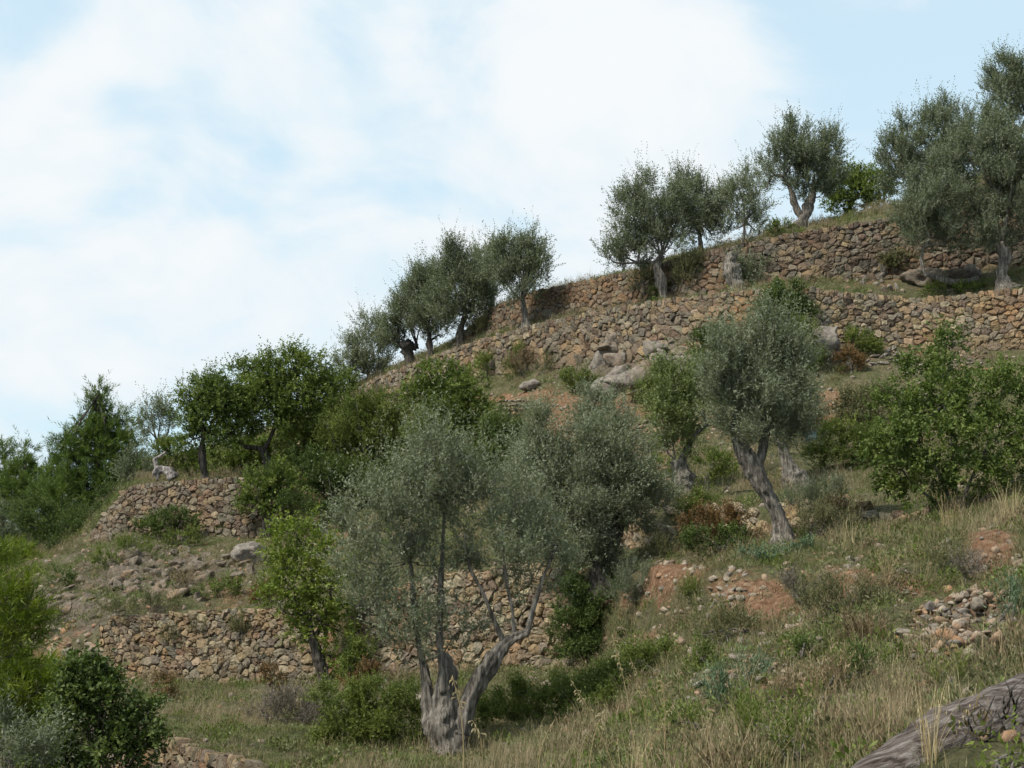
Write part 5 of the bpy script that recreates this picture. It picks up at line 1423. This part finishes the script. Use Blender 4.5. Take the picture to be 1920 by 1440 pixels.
def sample(dens, seed):
    rgx = np.random.default_rng(seed)
    lam = dens * area
    cnt = rgx.poisson(np.clip(lam, 0, 400))
    ii = np.repeat(np.arange(lam.size), cnt.ravel())
    a, b_ = rgx.random((len(ii), 1)), rgx.random((len(ii), 1))
    A_, B_, C_, D_ = (x.reshape(-1, 3)[ii] for x in (A, Bq, Cq, Dq))
    pts = (A_ * (1 - a) + B_ * a) * (1 - b_) + (D_ * (1 - a) + C_ * a) * b_
    return pts, ii, rgx


def do_scatter(name, label, cat, dens, protos, s0, s1, seed, tl=.12, far=.55):
    pts, ii, rgx = sample(dens, seed)
    n = len(pts)
    s_ = rgx.uniform(s0, s1, n) * (np.maximum(1, pts[:, 1] / 24) ** far)
    print('scatter', name, n)
    return scatter(name, label, cat, pts, s_, rgx.uniform(0, 6.28, n), rgx.normal(0, tl, (n, 2)), protos)


greenish = np.clip(.55 + .9 * nq + .6 * green_sp - .5 * dry_sp, 0, 1)
dryish = np.clip(.10 + .55 * nq2 - .3 * nq + 1.0 * dry_sp - .4 * green_sp, 0, 1)
pg = [tuft_mesh('green_tuft', 18, .13, .11, .7, .0065, M['grass_green'], s) for s in (1, 2, 3)]
po = [tuft_mesh('olive_tuft', 16, .17, .11, .65, .006, M['grass_olive'], s) for s in (4, 5, 6)]
pd = [tuft_mesh('dry_tuft', 14, .33, .08, .4, .0045, M['grass_dry'], s) for s in (7, 8, 9)]
do_scatter('green_grass', 'short green grass over the terraces and slopes', 'grass', dens_y * bare * greenish * .95 * patch, pg, .6, 1.25, 301)
do_scatter('olive_grass', 'yellowish tufted grass covering the slopes', 'grass', dens_y * bare * np.clip(.75 + .4 * nq2, .1, 1) * .8 * (.35 + .65 * patch), po, .55, 1.25, 302)
do_scatter('dry_grass', 'tall straw coloured dry grass in drifts', 'grass', dens_y * np.clip(bare, .12, 1) * dryish * .5, pd, .6, 1.35, 303)
ph = [herb_mesh('herb', 60, .13, .12, .045, .020, M['mastic'], 11), herb_mesh('herb', 60, .12, .14, .040, .016, M['scrub'], 12), herb_mesh('herb', 70, .14, .12, .045, .014, M['olive_green'], 13)]
do_scatter('undergrowth', 'low leafy herbs and cushion scrub between the grass', 'undergrowth', dens_y * bare * np.clip(.10 + .35 * nq + .12 * nearb + .35 * roq * (Uq < 600), 0, 1) * .65, ph, .5, 1.5, 304)
pdw = [herb_mesh('dry_herb', 70, .13, .20, .040, .010, M['drybrown'], 14, up=1.0), herb_mesh('dry_herb', 70, .15, .13, .045, .010, M['scrub'], 15, up=.9)]
do_scatter('dry_weeds', 'brown dried weeds and grey scrub tufts over the slopes', 'weeds', dens_y * np.clip(bare, .12, 1) * np.clip(.05 + .3 * nq2 - .1 * nq + .06 * nearb + .35 * roq * (Uq < 600), 0, 1) * .6, pdw, .6, 1.6, 305)
pp = []
for i in range(6):
    V, F = rock_verts(1, 300 + i, 6, .08, (.07, .06, .045))
    pp.append(bpy.data.objects.new('pebble', mesh_from('pebble', V, F, M['loose'])))
do_scatter('loose_pebbles', 'scattered small pale stones on bare earth and rock', 'pebbles', np.where(wallq, 0, np.interp(Yq, [6, 20, 45, 65], [16, 13, 6, 3.5])) * np.clip(.16 + .16 * nearb + soq * .9 + roq * .6 + .2 * nq2, 0, 1.6), pp, .35, 1.5, 306, tl=.5, far=.5)

# tall single stalks of wild oat standing close to the camera
rg = np.random.default_rng(91)
OATS = [('tallest wild oat stalk, upright in front of the hollow', 1195, 1440, 1148, 1190, 10.5), ('drooping wild oat stalk leaning left before the green brambles', 1150, 1440, 1070, 1275, 10.0),
        ('wild oat stalk with hanging pale husks before the central trunk', 870, 1440, 848, 1265, 9.0), ('straight bare straw stalk beside the husked oat', 905, 1440, 886, 1350, 9.2),
        ('second tall oat stalk just right of the tallest one', 1225, 1440, 1182, 1235, 10.8), ('bent straw stalk at the foot of the stony slope', 1260, 1440, 1215, 1290, 11.0),
        ('short oat stalk leaning over the brambles', 1105, 1440, 1135, 1330, 10.0), ('thin straw stalk over the dry grass at bottom centre', 1010, 1440, 1040, 1350, 10.4), ('pale upright straw between the tallest oat and the spurge', 1245, 1440, 1240, 1265, 10.6), ('slender straw leaning right beside the second tall oat', 1210, 1440, 1262, 1320, 10.2), ('short bent straw near the bottom edge below the spurge', 1330, 1440, 1318, 1340, 9.6)]
for (lab, u0, v0, u1, v1, Y_) in OATS:
    foot = drop(P(u0, v0, Y_))
    e = thing('oat_stalk', foot, lab, 'grass stalk')
    a, c = P(u0, v0, Y_), P(u1, v1, Y_)
    b_ = a * .45 + c * .55 + np.array([.02 * (1 if u1 < u0 else -1), 0, .02])
    add_tubes('stem', [tube([foot, a, b_, c], [.0045, .004, .003, .0014], 5, 6, 0, 1, 1)], M['stalk'], e)
    Vh, Fh = [], []
    nh = 16 if 'husk' in lab or 'oat' in lab else 5
    for q in range(nh):
        f = rg.uniform(.55, 1.0); p_ = b_ + (c - b_) * ((f - .45) / .55)
        o_ = np.array([rg.normal(0, .02), rg.normal(0, .015), -.006]); q0 = p_ + o_
        k = len(Vh); L_ = rg.uniform(.012, .020); w_ = .0034
        Vh += [p_, q0 + (0, 0, .002), q0 + (w_, 0, -L_ * .5), q0 + (-w_, 0, -L_ * .5), q0 + (0, w_, -L_ * .5), q0 + (0, 0, -L_ * 1.2)]
        Fh += [(k, k + 1, k + 2), (k + 1, k + 2, k + 4), (k + 1, k + 3, k + 4), (k + 5, k + 2, k + 4), (k + 5, k + 3, k + 4), (k + 1, k + 2, k + 3), (k + 5, k + 2, k + 3)]
    link('husks', mesh_from('husks', np.array(Vh) - foot, Fh, M['stalk'], ftint=rg.uniform(.5, 1, len(Fh))), e)
CL = [('fringe of straw stalks at the bottom edge below the brambles', 1180, 1440, 70, 110, 10.2, 34, 'stalk'), ('pale grass fringe at the bottom edge beneath the central trunk', 960, 1438, 80, 60, 12, 60, 'grass_dry'), ('golden tussock at the bottom edge below the spurge', 1400, 1440, 60, 80, 9.4, 50, 'grass_dry'),
      ('clump of straw stalks standing before the dead log', 1745, 1440, 46, 150, 7.2, 30, 'stalk'), ('thick clump of golden grass left of the dead log', 1640, 1405, 44, 110, 9.2, 90, 'grass_dry'),
      ('tall golden grass clump below the stone spill', 1680, 1330, 34, 100, 11, 70, 'grass_dry'), ('low golden grass clump at the bottom edge left of the log', 1560, 1430, 50, 60, 9.0, 80, 'grass_dry'),
      ('tall straw tussock beneath the airy carob bush', 1780, 990, 44, 70, 18.5, 50, 'stalk'), ('straw tussock at the edge under the airy carob bush', 1895, 985, 40, 90, 17.5, 60, 'stalk'),
      ('fan of dry stalks beside the foot of the leaning olive', 1590, 1030, 40, 70, 21, 26, 'stalk'), ('lone straw tussock on the grassy bank', 1665, 1100, 20, 70, 15.5, 22, 'stalk'),
      ('straw tussock rising from the grass above the stone heap', 1545, 1160, 24, 60, 17, 24, 'stalk')]
for (lab, u, v, w, h, Y_, n, mt) in CL:
    p_ = base_at(u, v) if v < 1436 else drop(P(u, v, Y_))
    s_ = p_[1] / FPX
    o = tuft_mesh('grass_clump', n, h * s_ * 1.1, w * s_ * .35, .35, .0045 + .00012 * p_[1], M[mt], int(u), seed_head=True, segs=4)
    COL.objects.link(o); o.location = tuple(float(x) for x in p_)
    tag(o, lab, 'grass clump')

print('leaf tris', TRIS[0], 'objects', len(sc.objects))
